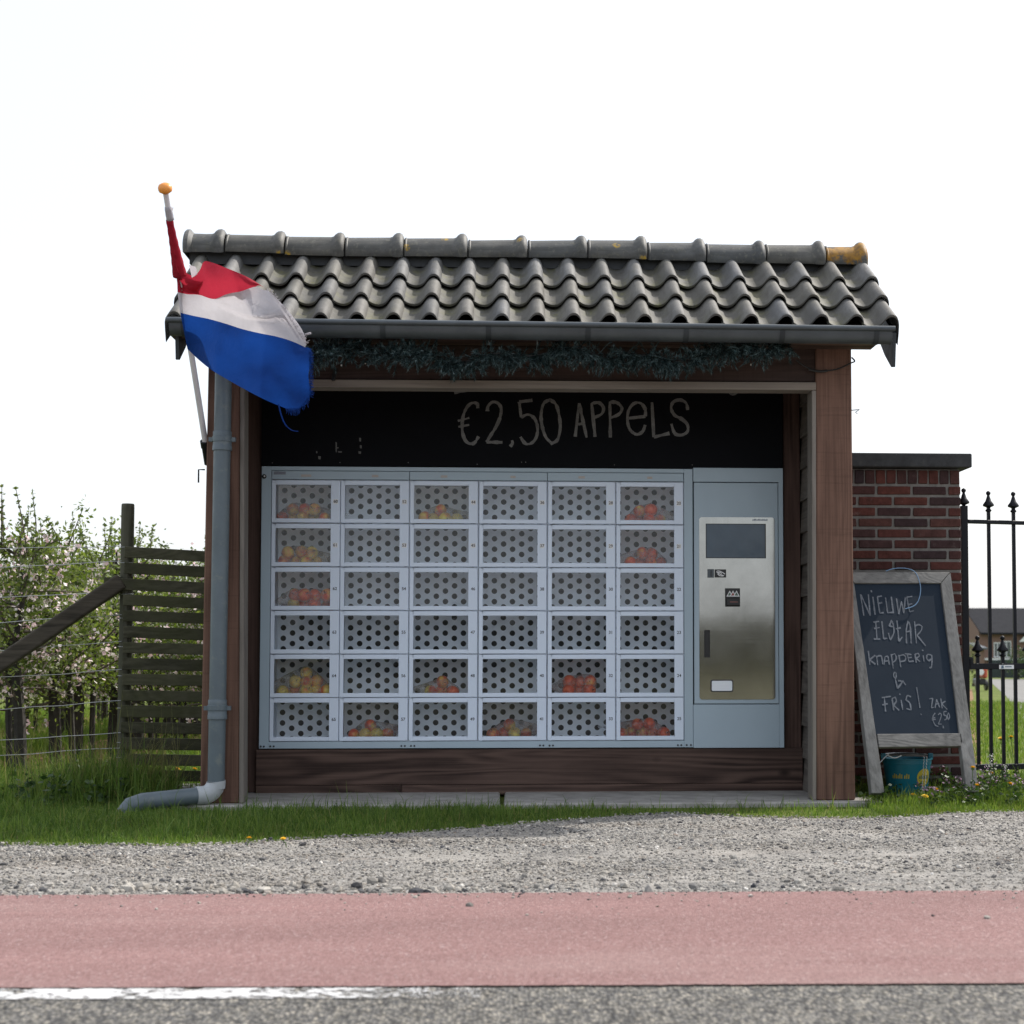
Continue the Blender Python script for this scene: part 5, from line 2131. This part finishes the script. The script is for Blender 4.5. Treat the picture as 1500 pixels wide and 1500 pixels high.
# rear legs
for px, py, rx in ((1256, 846, -.02), (1388, 846, .02)):
    mb = MB()
    a = SP(px, py) - sn_n * .05
    hd = Vector((fdir.x, fdir.y, 0))
    b = a - hd * .30
    b.z = .02
    mb.bar(a, b, .045, .03)
    mb.build('rear_leg', M['grey_z'], sign, bevel=.003)
# cord over the top, thin stays below
mb = MB()
cp = [SP(x, y) + sn_n * o_ for x, y, o_ in ((1297, 837, .004), (1308, 834, .012), (1325, 833.5, .010), (1338, 838, .010), (1345, 850, .008), (1348, 865, .004), (1345, 880, .002), (1338, 888, .002), (1326, 892, .001))]
mb.tube(smooth_path(cp), .0028, 6)
mb.build('blue_cord', M['cord'], sign)
for px, y0, y1 in ((1297.5, 1096, 1150), (1374, 1096, 1150), (1378, 1096, 1150)):
    mb = MB()
    a, b = SP(px, y0) - sn_n * .16, SP(px + 2, y1) - sn_n * .2
    pts = [a.lerp(b, t / 24) + Vector((.002 if t % 2 else -.002, 0, 0)) for t in range(25)]
    mb.tube(pts, .0022, 5)
    mb.build('hanging_chain', M['wire'], sign)
mb = MB()
mb.tube(smooth_path([SP(1288, 1104) - sn_n * .12, SP(1302, 1108) - sn_n * .12, SP(1310, 1101) - sn_n * .12, SP(1316, 1095) - sn_n * .10]), .0035, 6)
mb.tube(smooth_path([SP(1318, 1096) - sn_n * .14, SP(1328, 1099.5) - sn_n * .14, SP(1338, 1096) - sn_n * .14]), .003, 6)
mb.build('wire_loop', M['wire'], sign)

# ------------------------------------------------------------------ teal bucket under the sign
bc = at(1329, 1166, .42)
bc.z = .02
buc = thing('bucket', 'teal plastic bucket with a yellow oval print under the chalkboard sign', 'bucket', bc)
zr = at(1331, 1111, .42).z
rt = (at(1367, 1111, .42).x - at(1296.5, 1111, .42).x) / 2
rb_ = rt * .80
hB = zr - bc.z
mb = MB()
n = 36
prof_b = [(rb_ * .97, 0), (rb_, .006), (rt * .97, hB - .03), (rt * .985, hB - .028), (rt * .99, hB - .006), (rt * 1.03, hB - .004), (rt * 1.03, hB + .004), (rt * .97, hB + .002), (rb_ * .96, .012)]
mb.lathe(bc, prof_b, n)
mb.build('bucket_body', M['bucket'], buc, smooth=35)


def on_bucket(u, z, off):
    r_ = rb_ + (rt * .97 - rb_) * (z / (hB - .03)) + off
    return bc + Vector((math.sin(u) * r_, -math.cos(u) * r_, z))


mb = MB()
cu_, cz_, ru, rz = .62, hB * .53, .40, .052
ring = []
for k in range(28):
    t = 2 * math.pi * k / 28
    ring.append((cu_ + ru * math.cos(t), cz_ + rz * math.sin(t)))
for q in range(6):
    f0, f1 = q / 6, (q + 1) / 6
    for k in range(28):
        k2 = (k + 1) % 28
        pts = [(cu_ + (ring[i][0] - cu_) * f, cz_ + (ring[i][1] - cz_) * f) for i, f in ((k, f0), (k2, f0), (k2, f1), (k, f1))]
        mb.add([on_bucket(u, z, .0012) for u, z in pts], [(0, 1, 2, 3)])
mb.build('yellow_oval', M['bucket_y'], buc)
mb = MB()
for i in range(8):
    u0 = cu_ - .30 + .6 * i / 8
    h0 = .010 + .004 * ((i * 7) % 3)
    mb.add([on_bucket(u, z, .002) for u, z in ((u0, cz_ - .010), (u0 + .052, cz_ - .010), (u0 + .052, cz_ + h0 - .004), (u0 + .01, cz_ + h0))], [(0, 1, 2, 3)])
mb.build('oval_print', M['leafgreen'], buc)
mb = MB()
for i in range(9):
    u0 = -.92 + .085 * i + (.05 if i > 5 else 0)
    h0 = .012 + .005 * ((i * 5) % 3)
    mb.add([on_bucket(u, z, .0012) for u, z in ((u0, cz_ - .006), (u0 + .05, cz_ - .008), (u0 + .064, cz_ + h0), (u0 + .016, cz_ + h0))], [(0, 1, 2, 3)])
mb.build('yellow_print', M['bucket_y'], buc)
for s in (-1, 1):
    mb = MB(); mb.box(bc + Vector((s * rt * .98, 0, hB + .012)), (.03, .014, .04))
    mb.build('handle_lug', M['bucket'], buc, bevel=.003)
mb = MB()
hp = []
for k in range(13):
    t = math.pi * k / 12
    hp.append(bc + Vector((-math.cos(t) * rt, .04 + math.sin(t) * rt * .9, hB + .014 + .01 * math.sin(t))))
mb.tube(hp, .004, 6)
mb.build('bucket_handle', M['wire'], buc)

# ------------------------------------------------------------------ iron gate
YG = .95
GYAW = R(14)
hx = at(1413.5, 900, YG).x
gate = thing('iron_gate', 'black wrought-iron gate with spear-topped bars beside the brick pillar', 'gate', (hx, YG, 0))
gd = Vector((math.cos(GYAW), math.sin(GYAW), 0))
gn = Vector((-gd.y, gd.x, 0))
G = lambda px, py: onp(px, py, Vector((hx, YG, 0)), gn)


def gs(px, py):
    p = G(px, py)
    return (p - Vector((hx, YG, 0))).dot(gd), p.z


def gp(s, z, o_=0.0): return Vector((hx, YG, z)) + gd * s + gn * o_


z_top, z_mid, z_bot = gs(1460, 765)[1], gs(1460, 976)[1], gs(1460, 1123.5)[1]
sp_ = gs(1485, 800)[0] - gs(1448.5, 800)[0]
s0 = gs(1448.5, 800)[0]
mb = MB(); mb.bar(gp(0, .0), gp(0, gs(1413, 741)[1]), .042, .042)
mb.build('hinge_post', M['iron'], gate, bevel=.002)


def finial(mb, s, z):
    mb.lathe(gp(s, z), [(.012, -.035), (.020, -.030), (.020, -.022), (.010, -.014), (.013, -.006), (.036, .004), (.037, .012), (.020, .035), (.011, .062), (.008, .072), (.014, .080), (.016, .088), (.012, .096), (.003, .102)], 12)


zf_t = gs(1448, 719)[1] - .102
zf_m = gs(1469, 931)[1] - .102
mb = MB(); finial(mb, 0, gs(1413, 715)[1] - .102); mb.build('finial', M['iron'], gate, smooth=50)
NB = 9
for k in range(NB):
    s = s0 + sp_ * k
    mb = MB(); mb.bar(gp(s, .06), gp(s, zf_t), .0205, .0205)
    b_ = mb.build('bar', M['iron'], gate)
    mb = MB(); finial(mb, s, zf_t); mb.build('finial', M['iron'], b_, smooth=50)
    s = s0 + sp_ * (k - .5)
    mb = MB(); mb.bar(gp(s, .06 if k else z_bot), gp(s, zf_m), .0205, .0205)
    b_ = mb.build('short_bar', M['iron'], gate)
    mb = MB(); finial(mb, s, zf_m); mb.build('finial', M['iron'], b_, smooth=50)
for z, h in ((z_top, .024), (z_mid, .038), (z_bot, .036)):
    mb = MB(); mb.bar(gp(.02, z), gp(s0 + sp_ * (NB - .3), z), .045, h)
    mb.build('rail', M['iron'], gate, bevel=.003)
mb = MB(); mb.lathe(gp(.035, z_mid + .03), [(.012, -.02), (.02, -.01), (.02, .02), (.01, .03)], 10); mb.build('latch', M['iron'], gate)
# little white plate on the middle rail
a, za = gs(1460.5, 979)
b, zb = gs(1482, 979)
mb = MB()
mb.box(gp((a + b) / 2, z_mid - .004, -.026), (b - a, .003, .026), Matrix.Rotation(GYAW, 3, 'Z'))
pl_ = mb.build('name_plate', M['label'], gate)
mb = MB()
R3 = Matrix.Rotation(GYAW, 3, 'Z')
mb.box(gp(a + (b - a) * .22, z_mid - .004, -.0282), ((b - a) * .16, .001, .020), R3)
mb.box(gp(a + (b - a) * .62, z_mid - .003, -.0282), ((b - a) * .44, .001, .006), R3)
mb.build('plate_print', plain('dull_blue_print', (.10, .15, .22), .5), pl_)

# ------------------------------------------------------------------ beyond the gate
HD = 98.0
hb0, hb1 = at(1434, 940, HD), at(1434, 887, HD)
z_rg, z_ev = at(1450, 890.5, HD + 3).z, at(1450, 924, HD).z
hxl = hb0.x
house = thing('brick_house', 'low brown brick house with a dark roof far behind the gate', 'house', (hxl + 7, HD + 3, 0))
mb = MB(); mb.b2(hxl, hxl + 15, HD, HD + 7, 0, z_ev)
mb.add([(hxl, HD, z_ev), (hxl, HD + 7, z_ev), (hxl, HD + 3.5, z_rg - .05)], [(0, 1, 2)])
mb.build('wall', M['wallbrick'], house)
mb = MB(); mb.poly([(hxl + .02, HD - .35, z_ev - .12), (hxl + .02, HD + 3.5, z_rg), (hxl + .02, HD + 7.3, z_ev - .12), (hxl + .02, HD + 7.3, z_ev - .24), (hxl + .02, HD + 3.5, z_rg - .14), (hxl + .02, HD - .35, z_ev - .24)], (15.2, 0, 0))
rf_ = mb.build('roof', M['roofslate'], house, fix=True)
mb = MB(); mb.b2(hxl - .02, hxl + .22, HD + 3.1, HD + 3.7, z_rg - .5, z_rg + .16)
mb.build('chimney', M['wallbrick'], rf_)
mb = MB()
gx0 = at(1490, 930, HD).x
mb.poly([(gx0, HD - .42, z_ev - .7), (gx0 + 2.6, HD - .42, z_ev - .7), (gx0 + 2.6, HD - .42, z_ev - .2), (gx0 + 1.3, HD - .42, z_ev + .6)], (0, .06, 0))
mb.build('gable_board', M['whiteframe'], house, fix=True)
for (xa, xb, ya, yb) in ((1455.5, 1466, 941, 963), (1467, 1481, 939, 963)):
    a, b = at(xa, ya, HD), at(xb, yb, HD)
    mb = MB(); mb.b2(a.x, b.x, HD - .06, HD + .05, b.z, a.z)
    w_ = mb.build('window', M['whiteframe'], house)
    m_ = (a.x + b.x) / 2
    for x0_, x1_ in ((a.x + .05, m_ - .03), (m_ + .03, b.x - .05)):
        mb = MB(); mb.b2(x0_, x1_, HD - .075, HD - .055, b.z + .06, a.z - .06)
        mb.build('pane', M['darkglass'], w_)
mb = MB(); a, b = at(1452, 964, HD), at(1500, 967, HD); mb.b2(hxl + .3, hxl + 12, HD - .3, HD - .02, b.z, a.z); mb.build('white_sill', M['whiteframe'], house)
# lean-to roof at the left of the house
mb = MB()
a, b = at(1423, 941, HD - 2), at(1447, 949, HD - 4)
shd = thing('lean_to', 'small lean-to with a pale grey flat roof left of the far house', 'lean-to', (a.x + .5, HD - 3, 0))
mb.poly([(a.x, HD - 4, b.z), (a.x, HD - 1, a.z), (a.x, HD - 1, a.z - .10), (a.x, HD - 4, b.z - .10)], (b.x - a.x, 0, 0))
mb.build('roof', M['zinc'], shd, fix=True)
mb = MB(); mb.b2(a.x + .15, b.x - .1, HD - 3.6, HD - 1.2, 0, b.z - .08); mb.build('wall', M['wallbrick'], shd)
# dark board fence in front of the house
FD = 60
a, b = at(1452, 967, FD), at(1590, 967, FD)
zb_ = a.z
bf = thing('board_fence', 'low dark green board fence in front of the far house', 'fence', ((a.x + b.x) / 2, FD, 0))
nb_ = 14
for k in range(nb_):
    x0_ = a.x + (b.x - a.x) * k / nb_
    x1_ = a.x + (b.x - a.x) * (k + .985) / nb_
    mb = MB(); mb.b2(x0_, x1_, FD + (.012 if k % 2 else 0), FD + .04, 0, zb_ + .01 * (k % 3))
    mb.build('board', M['darkboard'], bf)
# shrubs
def shrub(px, py, D, w, h, n, lab, mat, seed):
    c = at(px, py, D)
    t = thing('shrub', lab, 'shrub', (c.x, D, 0))
    nr = np.random.default_rng(seed)
    u = nr.normal(0, 1, (n, 3)); u /= np.linalg.norm(u, axis=1)[:, None]
    rr = (nr.random((n, 1)) ** .4)
    lum = np.array([1 + .35 * noise.noise(Vector(q) * 2.2 + Vector((seed, 0, 0))) for q in u])[:, None]
    C = u * rr * lum * np.array([w / 2, w / 2.4, h / 2]) + np.array([c.x, D, h * .52])
    a_ = nr.normal(0, 1, (n, 3)); a_ /= np.linalg.norm(a_, axis=1)[:, None]
    b_ = np.cross(a_, nr.normal(0, 1, (n, 3))); b_ /= np.linalg.norm(b_, axis=1)[:, None]
    s = nr.uniform(.05, .11, (n, 1)) * w * .45
    V = np.stack([C - a_ * s, C + b_ * s * .6, C + a_ * s, C - b_ * s * .6], 1).reshape(-1, 3) - np.array(t.location)
    me = np_mesh('foliage', V, np.arange(4 * n).reshape(-1, 4), mat)
    o = put('foliage', me, t)
    o['kind'] = 'stuff'
    mb = MB(); mb.tube([Vector((c.x, D, -.02)), Vector((c.x + .05, D, h * .6))], [.06, .03], 6); mb.build('stem', M['bark'], t)


shrub(1491, 960, 55, 1.0, 1.25, 900, 'round dark green shrub right of the far house windows', M['hedge'], 2)
shrub(1515, 960, 54, 1.2, 1.3, 900, 'wide dark green shrub at the right picture edge behind the gate', M['hedge'], 5)
shrub(1424, 950, 80, .7, 1.7, 700, 'pale green bush left of the far house beside the pillar', M['leaf'], 3)
shrub(1426, 995, 40, .35, .6, 400, 'small green bush beside the red garden machine', M['leaf'], 7)
# small garden machine standing on the lawn
tD = 42
c = gnd(1438, 1012); c.z = 0
tD = c.y
k_ = (c - CAM).length / F
mac = thing('garden_machine', 'small red and black garden machine with a round white front on the lawn', 'machine', c)
for s in (-1, 1):
    mb = MB(); mb.lathe(c + Vector((s * 6.5 * k_, 0, 8 * k_)), [(5 * k_, -2 * k_), (7.5 * k_, -1.6 * k_), (7.5 * k_, 1.6 * k_), (5 * k_, 2 * k_)], 16, axis=Matrix.Rotation(R(90), 3, 'Y'))
    mb.build('wheel', M['black'], mac, smooth=40)
mb = MB(); mb.box(c + Vector((0, .2, 13 * k_)), (10 * k_, .7, 9 * k_)); mb.build('chassis', M['black'], mac, bevel=.03)
mb = MB(); mb.box(c + Vector((3.5 * k_, .15, 26 * k_)), (7 * k_, .6, 16 * k_)); mb.build('red_hood', M['redpaint'], mac, bevel=.04)
mb = MB(); mb.lathe(c + Vector((-3.5 * k_, -.15, 27 * k_)), [(2 * k_, -.06), (4.5 * k_, -.04), (4.5 * k_, .04)], 14, axis=Matrix.Rotation(R(90), 3, 'X')); mb.build('white_lamp', M['whiteframe'], mac, smooth=40)
mb = MB(); mb.tube([c + Vector((-7 * k_, .1, 30 * k_)), c + Vector((0, .1, 34 * k_)), c + Vector((7 * k_, .1, 33 * k_))], .018, 6); mb.build('handlebar', M['black'], mac)
# ------------------------------------------------------------------ grass, weeds, gravel
def blades(name, pts, hts, wid, mat, seed, lean=.35):
    """one joined mesh of tapering bent grass blades standing at pts (n,3)"""
    nr = np.random.default_rng(seed)
    n = len(pts)
    az = nr.uniform(0, 2 * np.pi, n)
    ln = np.abs(nr.normal(0, lean, n))
    dx, dy = np.cos(az) * ln, np.sin(az) * ln
    fa = nr.uniform(0, 2 * np.pi, n)
    wx, wy = np.cos(fa) * wid * .5, np.sin(fa) * wid * .5
    V = np.zeros((n, 5, 3))
    for i, (t, w, b) in enumerate(((0, 1, 0), (0, -1, 0), (.55, .8, .30), (.55, -.8, .30), (1, 0, 1.0))):
        V[:, i, 0] = pts[:, 0] + dx * hts * b + wx * w
        V[:, i, 1] = pts[:, 1] + dy * hts * b + wy * w
        V[:, i, 2] = pts[:, 2] + hts * t * np.sqrt(np.maximum(.15, 1 - (ln * b) ** 2 * .8))
    base = (np.arange(n) * 5)[:, None]
    Fc = np.concatenate([base + np.array([[0, 1, 3]]), base + np.array([[0, 3, 2]]), base + np.array([[2, 3, 4]])], 1).reshape(-1, 3)
    return np_mesh(name, V.reshape(-1, 3), Fc, mat)


ng = np.random.default_rng(1)


def field(n, x0, x1, y0, y1, keep, h, hv=.35):
    X = ng.uniform(x0, x1, n); Y = ng.uniform(y0, y1, n)
    k = np.array([keep(x, y) for x, y in zip(X, Y)])
    m = ng.random(n) < k
    X, Y = X[m], Y[m]
    H = h(X, Y) * np.exp(ng.normal(0, hv, len(X)))
    return np.stack([X, Y, np.zeros(len(X))], 1), H


slab_x0, slab_x1 = xl, xr


def fuzzy(x, y):
    """0..1 cover of the verge, ragged at the gravel"""
    d = y - ge_y(x)
    q = .10 * noise.noise(Vector((x * 2.2, y * 2.2, 0))) + .06 * noise.noise(Vector((x * 9, y * 9, 4)))
    return max(0.0, min(1.0, (d + q + .04) / .16))


def k_left(x, y):
    if -.13 < y < 1.45 and slab_x0 + .02 < x < slab_x1: return 0
    c = fuzzy(x, y)
    if x > .9: c *= .55
    if x > .5 and y > -.32: c *= .45 + .5 * noise.noise(Vector((x * 5, y * 5, 2)))
    return c


def h_left(X, Y):
    # short by the gravel, longer towards the shed and the fence
    q = np.array([noise.noise(Vector((x * 1.7, y * 1.7, 7))) for x, y in zip(X, Y)])
    e = np.array([ge_y(x) for x in X])
    b = np.clip((Y - e) / .55, .25, 1.0)
    q2 = np.array([noise.noise(Vector((x * 7, y * 7, 2))) for x, y in zip(X, Y)])
    pipe = np.where((X < -1.45) & (Y > -.75), .45, np.where(Y > -.5, .62, .85))
    return np.maximum(.010, (.040 + .022 * q + .035 * q2) * b + .012) * pipe


P1, H1 = field(66000, -3.3, 2.25, -2.1, .05, k_left, h_left, .5)
o = put('grass', blades('grass', P1, H1, .0042, M['grass'], 2, .85))
tag(o, 'green verge grass along the front of the shed', None, None, 'stuff')

# long grass at the left, up to the fence and the orchard
def k_l2(x, y):
    if x > -1.75 and y > -.1: return 0
    if -1.75 > x > slab_x0 and -.13 < y < .1: return .1
    return .95


def h_l2(X, Y):
    q = np.array([noise.noise(Vector((x * 1.3, y * 1.3, 3))) for x, y in zip(X, Y)])
    q2 = np.array([noise.noise(Vector((x * 6, y * 6, 5))) for x, y in zip(X, Y)])
    pipe = np.where((X > -2.5) & (Y < .0), .42, 1.0)
    return np.clip(.058 + .04 * q + .05 * q2, .02, .18) * pipe


P2, H2 = field(50000, -4.6, -1.7, -.6, 2.9, k_l2, h_l2, .5)
o = put('grass', blades('grass', P2, H2, .0046, M['grass'], 3, .8))
tag(o, 'long green grass between the verge and the orchard', None, None, 'stuff')
# tall tuft round the fence foot
n = 2600
tc = at(160, 1150, .6)
X = tc.x + ng.normal(0, .26, n); Y = .60 + ng.normal(0, .18, n)
m = (X < -1.95)
X, Y = X[m], Y[m]
P3 = np.stack([X, Y, np.zeros(len(X))], 1)
H3 = .21 * np.exp(ng.normal(0, .3, len(X))) * np.clip(1.15 - np.abs(X - tc.x) * 1.0, .3, 1)
o = put('grass_tuft', blades('grass_tuft', P3, H3, .0062, M['grass'], 4, .45))
tag(o, 'tall bright tuft of grass at the foot of the slatted fence', None, None, 'stuff')
# dry seed stalks
n = 420
X = at(175, 1120, .7).x + ng.normal(0, .30, n); Y = .7 + ng.normal(0, .15, n)
m = X < -1.9
P4 = np.stack([X, Y, np.zeros(n)], 1)[m]
o = put('dry_grass', blades('dry_grass', P4, .36 * np.exp(ng.normal(0, .25, len(P4))), .004, M['dry'], 5, .5))
tag(o, 'pale dry grass stalks around the fence post', None, None, 'stuff')
# orchard floor
P5, H5 = field(60000, -7.5, -1.0, 2.9, 18, lambda x, y: .25 if (-4.1 < x < -3.0 or -5.9 < x < -5.0) else .9, lambda X, Y: np.full(len(X), .10))
o = put('grass', blades('grass', P5, H5, .009, M['lawn'], 6, .5))
tag(o, 'sunlit grass lanes between the orchard rows', None, None, 'stuff')
# right: round the sign and pillar
def k_r(x, y):
    if y < .0: return fuzzy(x, y)
    if 2.05 < x < pxr_ and y > YP - .02: return 0
    return 1


def h_r(X, Y):
    q = np.array([noise.noise(Vector((x * 2.3, y * 2.3, 9))) for x, y in zip(X, Y)])
    b = np.clip((Y + .45) / .5, .25, 1.2)
    near = np.where((X < 2.75) & (Y > -.05) & (Y < .5), .55, 1.0)
    return ((.055 + .045 * q) * b + .012) * near


P6, H6 = field(36000, 2.06, 4.6, -.75, .95, k_r, h_r)
o = put('grass', blades('grass', P6, H6, .0045, M['lawn'], 7, .5))
tag(o, 'yellow-green grass around the chalkboard sign and the gate', None, None, 'stuff')
P7, H7 = field(52000, 2.85, 9.5, .95, 22, lambda x, y: .95, lambda X, Y: np.full(len(X), .055))
o = put('grass', blades('grass', P7, H7, .010, M['lawn'], 8, .5))
tag(o, 'sunlit lawn behind the iron gate', None, None, 'stuff')
# leafy weeds with mauve tops at the right
wv = np.random.default_rng(12)
V, Fc, mi = [], [], []
def leafq(c, s, m_, up=.3):
    a = wv.normal(0, 1, 3); a[2] = abs(a[2]) * up; a /= np.linalg.norm(a)
    b = np.cross(a, wv.normal(0, 1, 3)); b /= np.linalg.norm(b)
    i = len(V)
    V.extend([c - a * s * .2, c + a * s * .5 + b * s * .42, c + a * s, c + a * s * .5 - b * s * .42])
    Fc.append((i, i + 1, i + 2, i + 3)); mi.append(m_)
for k in range(330):
    x = wv.uniform(2.08, 4.3)
    y = wv.uniform(-.22, .68)
    if x < 2.7 and 0.05 < y < .5 and wv.random() < .6: continue
    h = wv.uniform(.05, .17) * (1.15 if x > 2.55 else .8)
    for q in range(int(h * 160)):
        leafq(np.array([x + wv.normal(0, .012), y + wv.normal(0, .012), h * wv.random()]), wv.uniform(.014, .030), 0)
    if wv.random() < .42 and x > 2.35:
        for q in range(9):
            leafq(np.array([x + wv.normal(0, .010), y + wv.normal(0, .010), h * wv.uniform(.8, 1.12)]), wv.uniform(.010, .018), 1)
for k in range(90):        # nettles and broad leaves at the left
    x = wv.uniform(-3.4, -2.2); y = wv.uniform(.0, 1.6)
    h = wv.uniform(.06, .2)
    for q in range(int(h * 120)):
        leafq(np.array([x + wv.normal(0, .018), y + wv.normal(0, .018), h * wv.random()]), wv.uniform(.02, .045), 0)
o = put('weeds', np_mesh('weeds', np.array(V), np.array(Fc), [M['hedge'], M['mauve']], np.array(mi)))
tag(o, 'leafy weeds with mauve tops around the sign and fence', None, None, 'stuff')

# ------------------------------------------------------------------ dandelions
dl = random.Random(8)
mb = MB()
for k in range(3):
    for i in range(16):
        t = 2 * math.pi * i / 16 + k * .2
        r0, r1 = .002, (.021, .016, .010)[k]
        z0, z1 = .001 * k, .004 + .004 * k
        c_, s_ = math.cos(t), math.sin(t)
        w = .0034
        mb.add([(r0 * c_, r0 * s_, z0), (r1 * c_ - w * s_, r1 * s_ + w * c_, z1), (r1 * 1.08 * c_, r1 * 1.08 * s_, z1 + .001), (r1 * c_ + w * s_, r1 * s_ - w * c_, z1)], [(0, 1, 2, 3)])
mb.lathe((0, 0, .002), [(.012, 0), (.011, .006), (.004, .010)], 10)
me_dand = mb.mesh('flower_head', M['yellow'])
mb = MB(); mb.lathe((0, 0, 0), [(.004, -.014), (.010, -.010), (.010, -.001), (.005, .001)], 8)
me_calyx = mb.mesh('calyx', M['stem'])
dspots = [(1286, 1144, -.10, 'against the left leg of the sign', 'dandelion'), (1371, 1157, -.02, 'right of the teal bucket', 'dandelion'),
          (1338, 1165, .0, 'low in the grass before the bucket', 'dandelion'), (1355, 1167, -.08, 'directly below the yellow oval print', 'dandelion'),
          (1425, 1125, .02, 'high beside the right foot of the sign', 'dandelion'), (1431, 1151, -.05, 'in the weeds right of the sign', 'dandelion'),
          (1452, 1133, .45, 'under the first tall gate bar', 'dandelion'), (1480, 1149, -.05, 'in the weeds near the right picture edge', 'dandelion'),
          (1466, 1082, 2.6, 'on the lawn behind the gate, left of a pair', 'dandelion'), (1481, 1080, 2.7, 'on the lawn behind the gate, right of a pair', 'dandelion'),
          (260, 1127, 2.0, 'seen between the lowest slats, left of two', 'dandelion'), (285, 1127, 2.1, 'seen between the lowest slats, right of two', 'dandelion'),
          (365, 1228, None, 'small one on the verge edge left of the shed opening', 'dandelion'), (415, 1229, None, 'bright one on the verge edge below the machine', 'dandelion')]
for (px, py, Y, where, cat) in dspots:
    p = at(px, py, Y) if Y is not None else gnd(px, py, .045)
    t = thing('dandelion', 'yellow dandelion ' + where, 'dandelion', (p.x, p.y, 0), 'yellow dandelions in the grass')
    mb = MB(); b0 = Vector((p.x + dl.uniform(-.02, .02), p.y + .01, 0)); mb.tube([b0, b0.lerp(p, .6) + Vector((.004, 0, 0)), p - Vector((0, 0, .008))], .0022, 5)
    mb.build('flower_stem', M['stem'], t)
    o1 = put('calyx', me_calyx, t, p)
    o2 = put('flower_head', me_dand, t, p, rot=(dl.uniform(.0, .35), dl.uniform(-.2, .2), dl.uniform(0, 3)))
    o1.scale = o2.scale = ((.62,) * 3 if Y is None else (.95,) * 3)
for (px, py, Y, where) in ((1451, 1104, .3, 'tall, in front of the first tall gate bar'), (1474, 1120, .3, 'short, between two gate bars at the bottom rail')):
    p = at(px, py, Y)
    t = thing('seed_stalk', 'white fluffy weed stalk ' + where, 'weed', (p.x, p.y, 0), 'fluffy weed stalks before the gate')
    mb = MB(); mb.tube([Vector((p.x + .005, p.y, 0)), p], .003, 5); mb.build('stalk', M['stem'], t)
    mb = MB()
    for k in range(60 if px < 1460 else 22):
        z = p.z - dl.random() ** 1.5 * (.16 if px < 1460 else .05)
        c = Vector((p.x + dl.gauss(0, .010), p.y + dl.gauss(0, .010), z))
        d = Vector((dl.gauss(0, 1), dl.gauss(0, 1), dl.gauss(0, 1))).normalized() * .010
        e = d.orthogonal().normalized() * .004
        mb.add([c - e, c + d, c + e], [(0, 1, 2)])
    mb.build('fluff', M['fluff'], t)

# ------------------------------------------------------------------ loose stones
def stones(name, P, r_, mat, seed, flat=.62):
    nr = np.random.default_rng(seed)
    bm = bmesh.new()
    bmesh.ops.create_icosphere(bm, subdivisions=1, radius=1)
    bv = np.array([v.co[:] for v in bm.verts]); bf = np.array([[v.index for v in f.verts] for f in bm.faces])
    bm.free()
    n = len(P)
    # blocky: pull vertices towards random box shape
    sc = np.stack([nr.uniform(.75, 1.35, n), nr.uniform(.75, 1.25, n), nr.uniform(flat * .75, flat * 1.3, n)], 1)
    jit = 1 + nr.normal(0, .14, (n, len(bv), 1))
    V = bv[None] * jit * sc[:, None, :]
    a = nr.uniform(0, 2 * np.pi, n)
    ca, sa = np.cos(a)[:, None], np.sin(a)[:, None]
    tl = nr.normal(0, .3, n)[:, None]
    z = V[..., 2] * np.cos(tl) + V[..., 0] * np.sin(tl)
    x = V[..., 0] * np.cos(tl) - V[..., 2] * np.sin(tl)
    V = np.stack([x * ca - V[..., 1] * sa, x * sa + V[..., 1] * ca, z], 2) * r_[:, None, None]
    V += P[:, None, :]
    Fc = (bf[None] + (np.arange(n) * len(bv))[:, None, None]).reshape(-1, 3)
    return np_mesh(name, V.reshape(-1, 3), Fc, mat)


st = np.random.default_rng(6)
n = 88000
X = st.uniform(-3.3, 4.3, n)
Y0 = np.array([lane_y(x) for x in X]); Y1 = np.array([ge_y(x) for x in X]) + .12
T_ = st.random(n)
Y = Y0 + (Y1 - Y0) * T_
# fewer stones in the trodden dusty bands and in the bare patch at the right end of the lane edge
pv = np.array([noise.noise(Vector((x * .8, y * 2.2, 1))) for x, y in zip(X, Y)])
pr_ = np.clip(.62 + .9 * pv, .12, 1)
bare = (X > 1.3) & (Y < Y0 + .55 + .12 * pv)
pr_[bare] *= .25
ed = np.array([fuzzy(x, y) for x, y in zip(X, Y)])
m = (st.random(n) < pr_) & (st.random(n) > ed * .75)
X, Y = X[m], Y[m]
rad = np.clip(np.exp(st.normal(np.log(.0042), .40, len(X))), .003, .02)
P = np.stack([X, Y, .006 + rad * .22], 1)
o = put('gravel', stones('gravel', P, rad, M['stone'], 1))
tag(o, 'loose grey and white gravel on the verge', None, None, 'stuff')
# bigger lumps along the edge of the bike lane, mostly at the left half
n = 400
X = np.concatenate([st.normal(-.9, .75, 250), st.uniform(-2.8, 3.2, n - 250)])
Y = np.array([lane_y(x) for x in X]) + np.abs(st.normal(0, .16, n)) + .03
rad = np.clip(np.exp(st.normal(np.log(.0105), .36, n)), .007, .026)
o = put('gravel_lumps', stones('gravel_lumps', np.stack([X, Y, .004 + rad * .38], 1), rad, M['stone'], 2, .75))
tag(o, 'larger gravel lumps along the bike lane edge', None, None, 'stuff')
# strays on the lane
n = 420
X = st.uniform(-2.6, 2.8, n)
Y = np.array([lane_y(x) for x in X]) - np.where(st.random(n) < .6, np.abs(st.normal(0, .05, n)), np.abs(st.normal(0, .30, n))) - .004
rad = np.clip(np.exp(st.normal(np.log(.0040), .42, n)), .0025, .012)
o = put('stray_stones', stones('stray_stones', np.stack([X, Y, .014 + rad * .35], 1), rad, M['stone'], 3))
tag(o, 'stray stones scattered on the red bike lane', None, None, 'stuff')
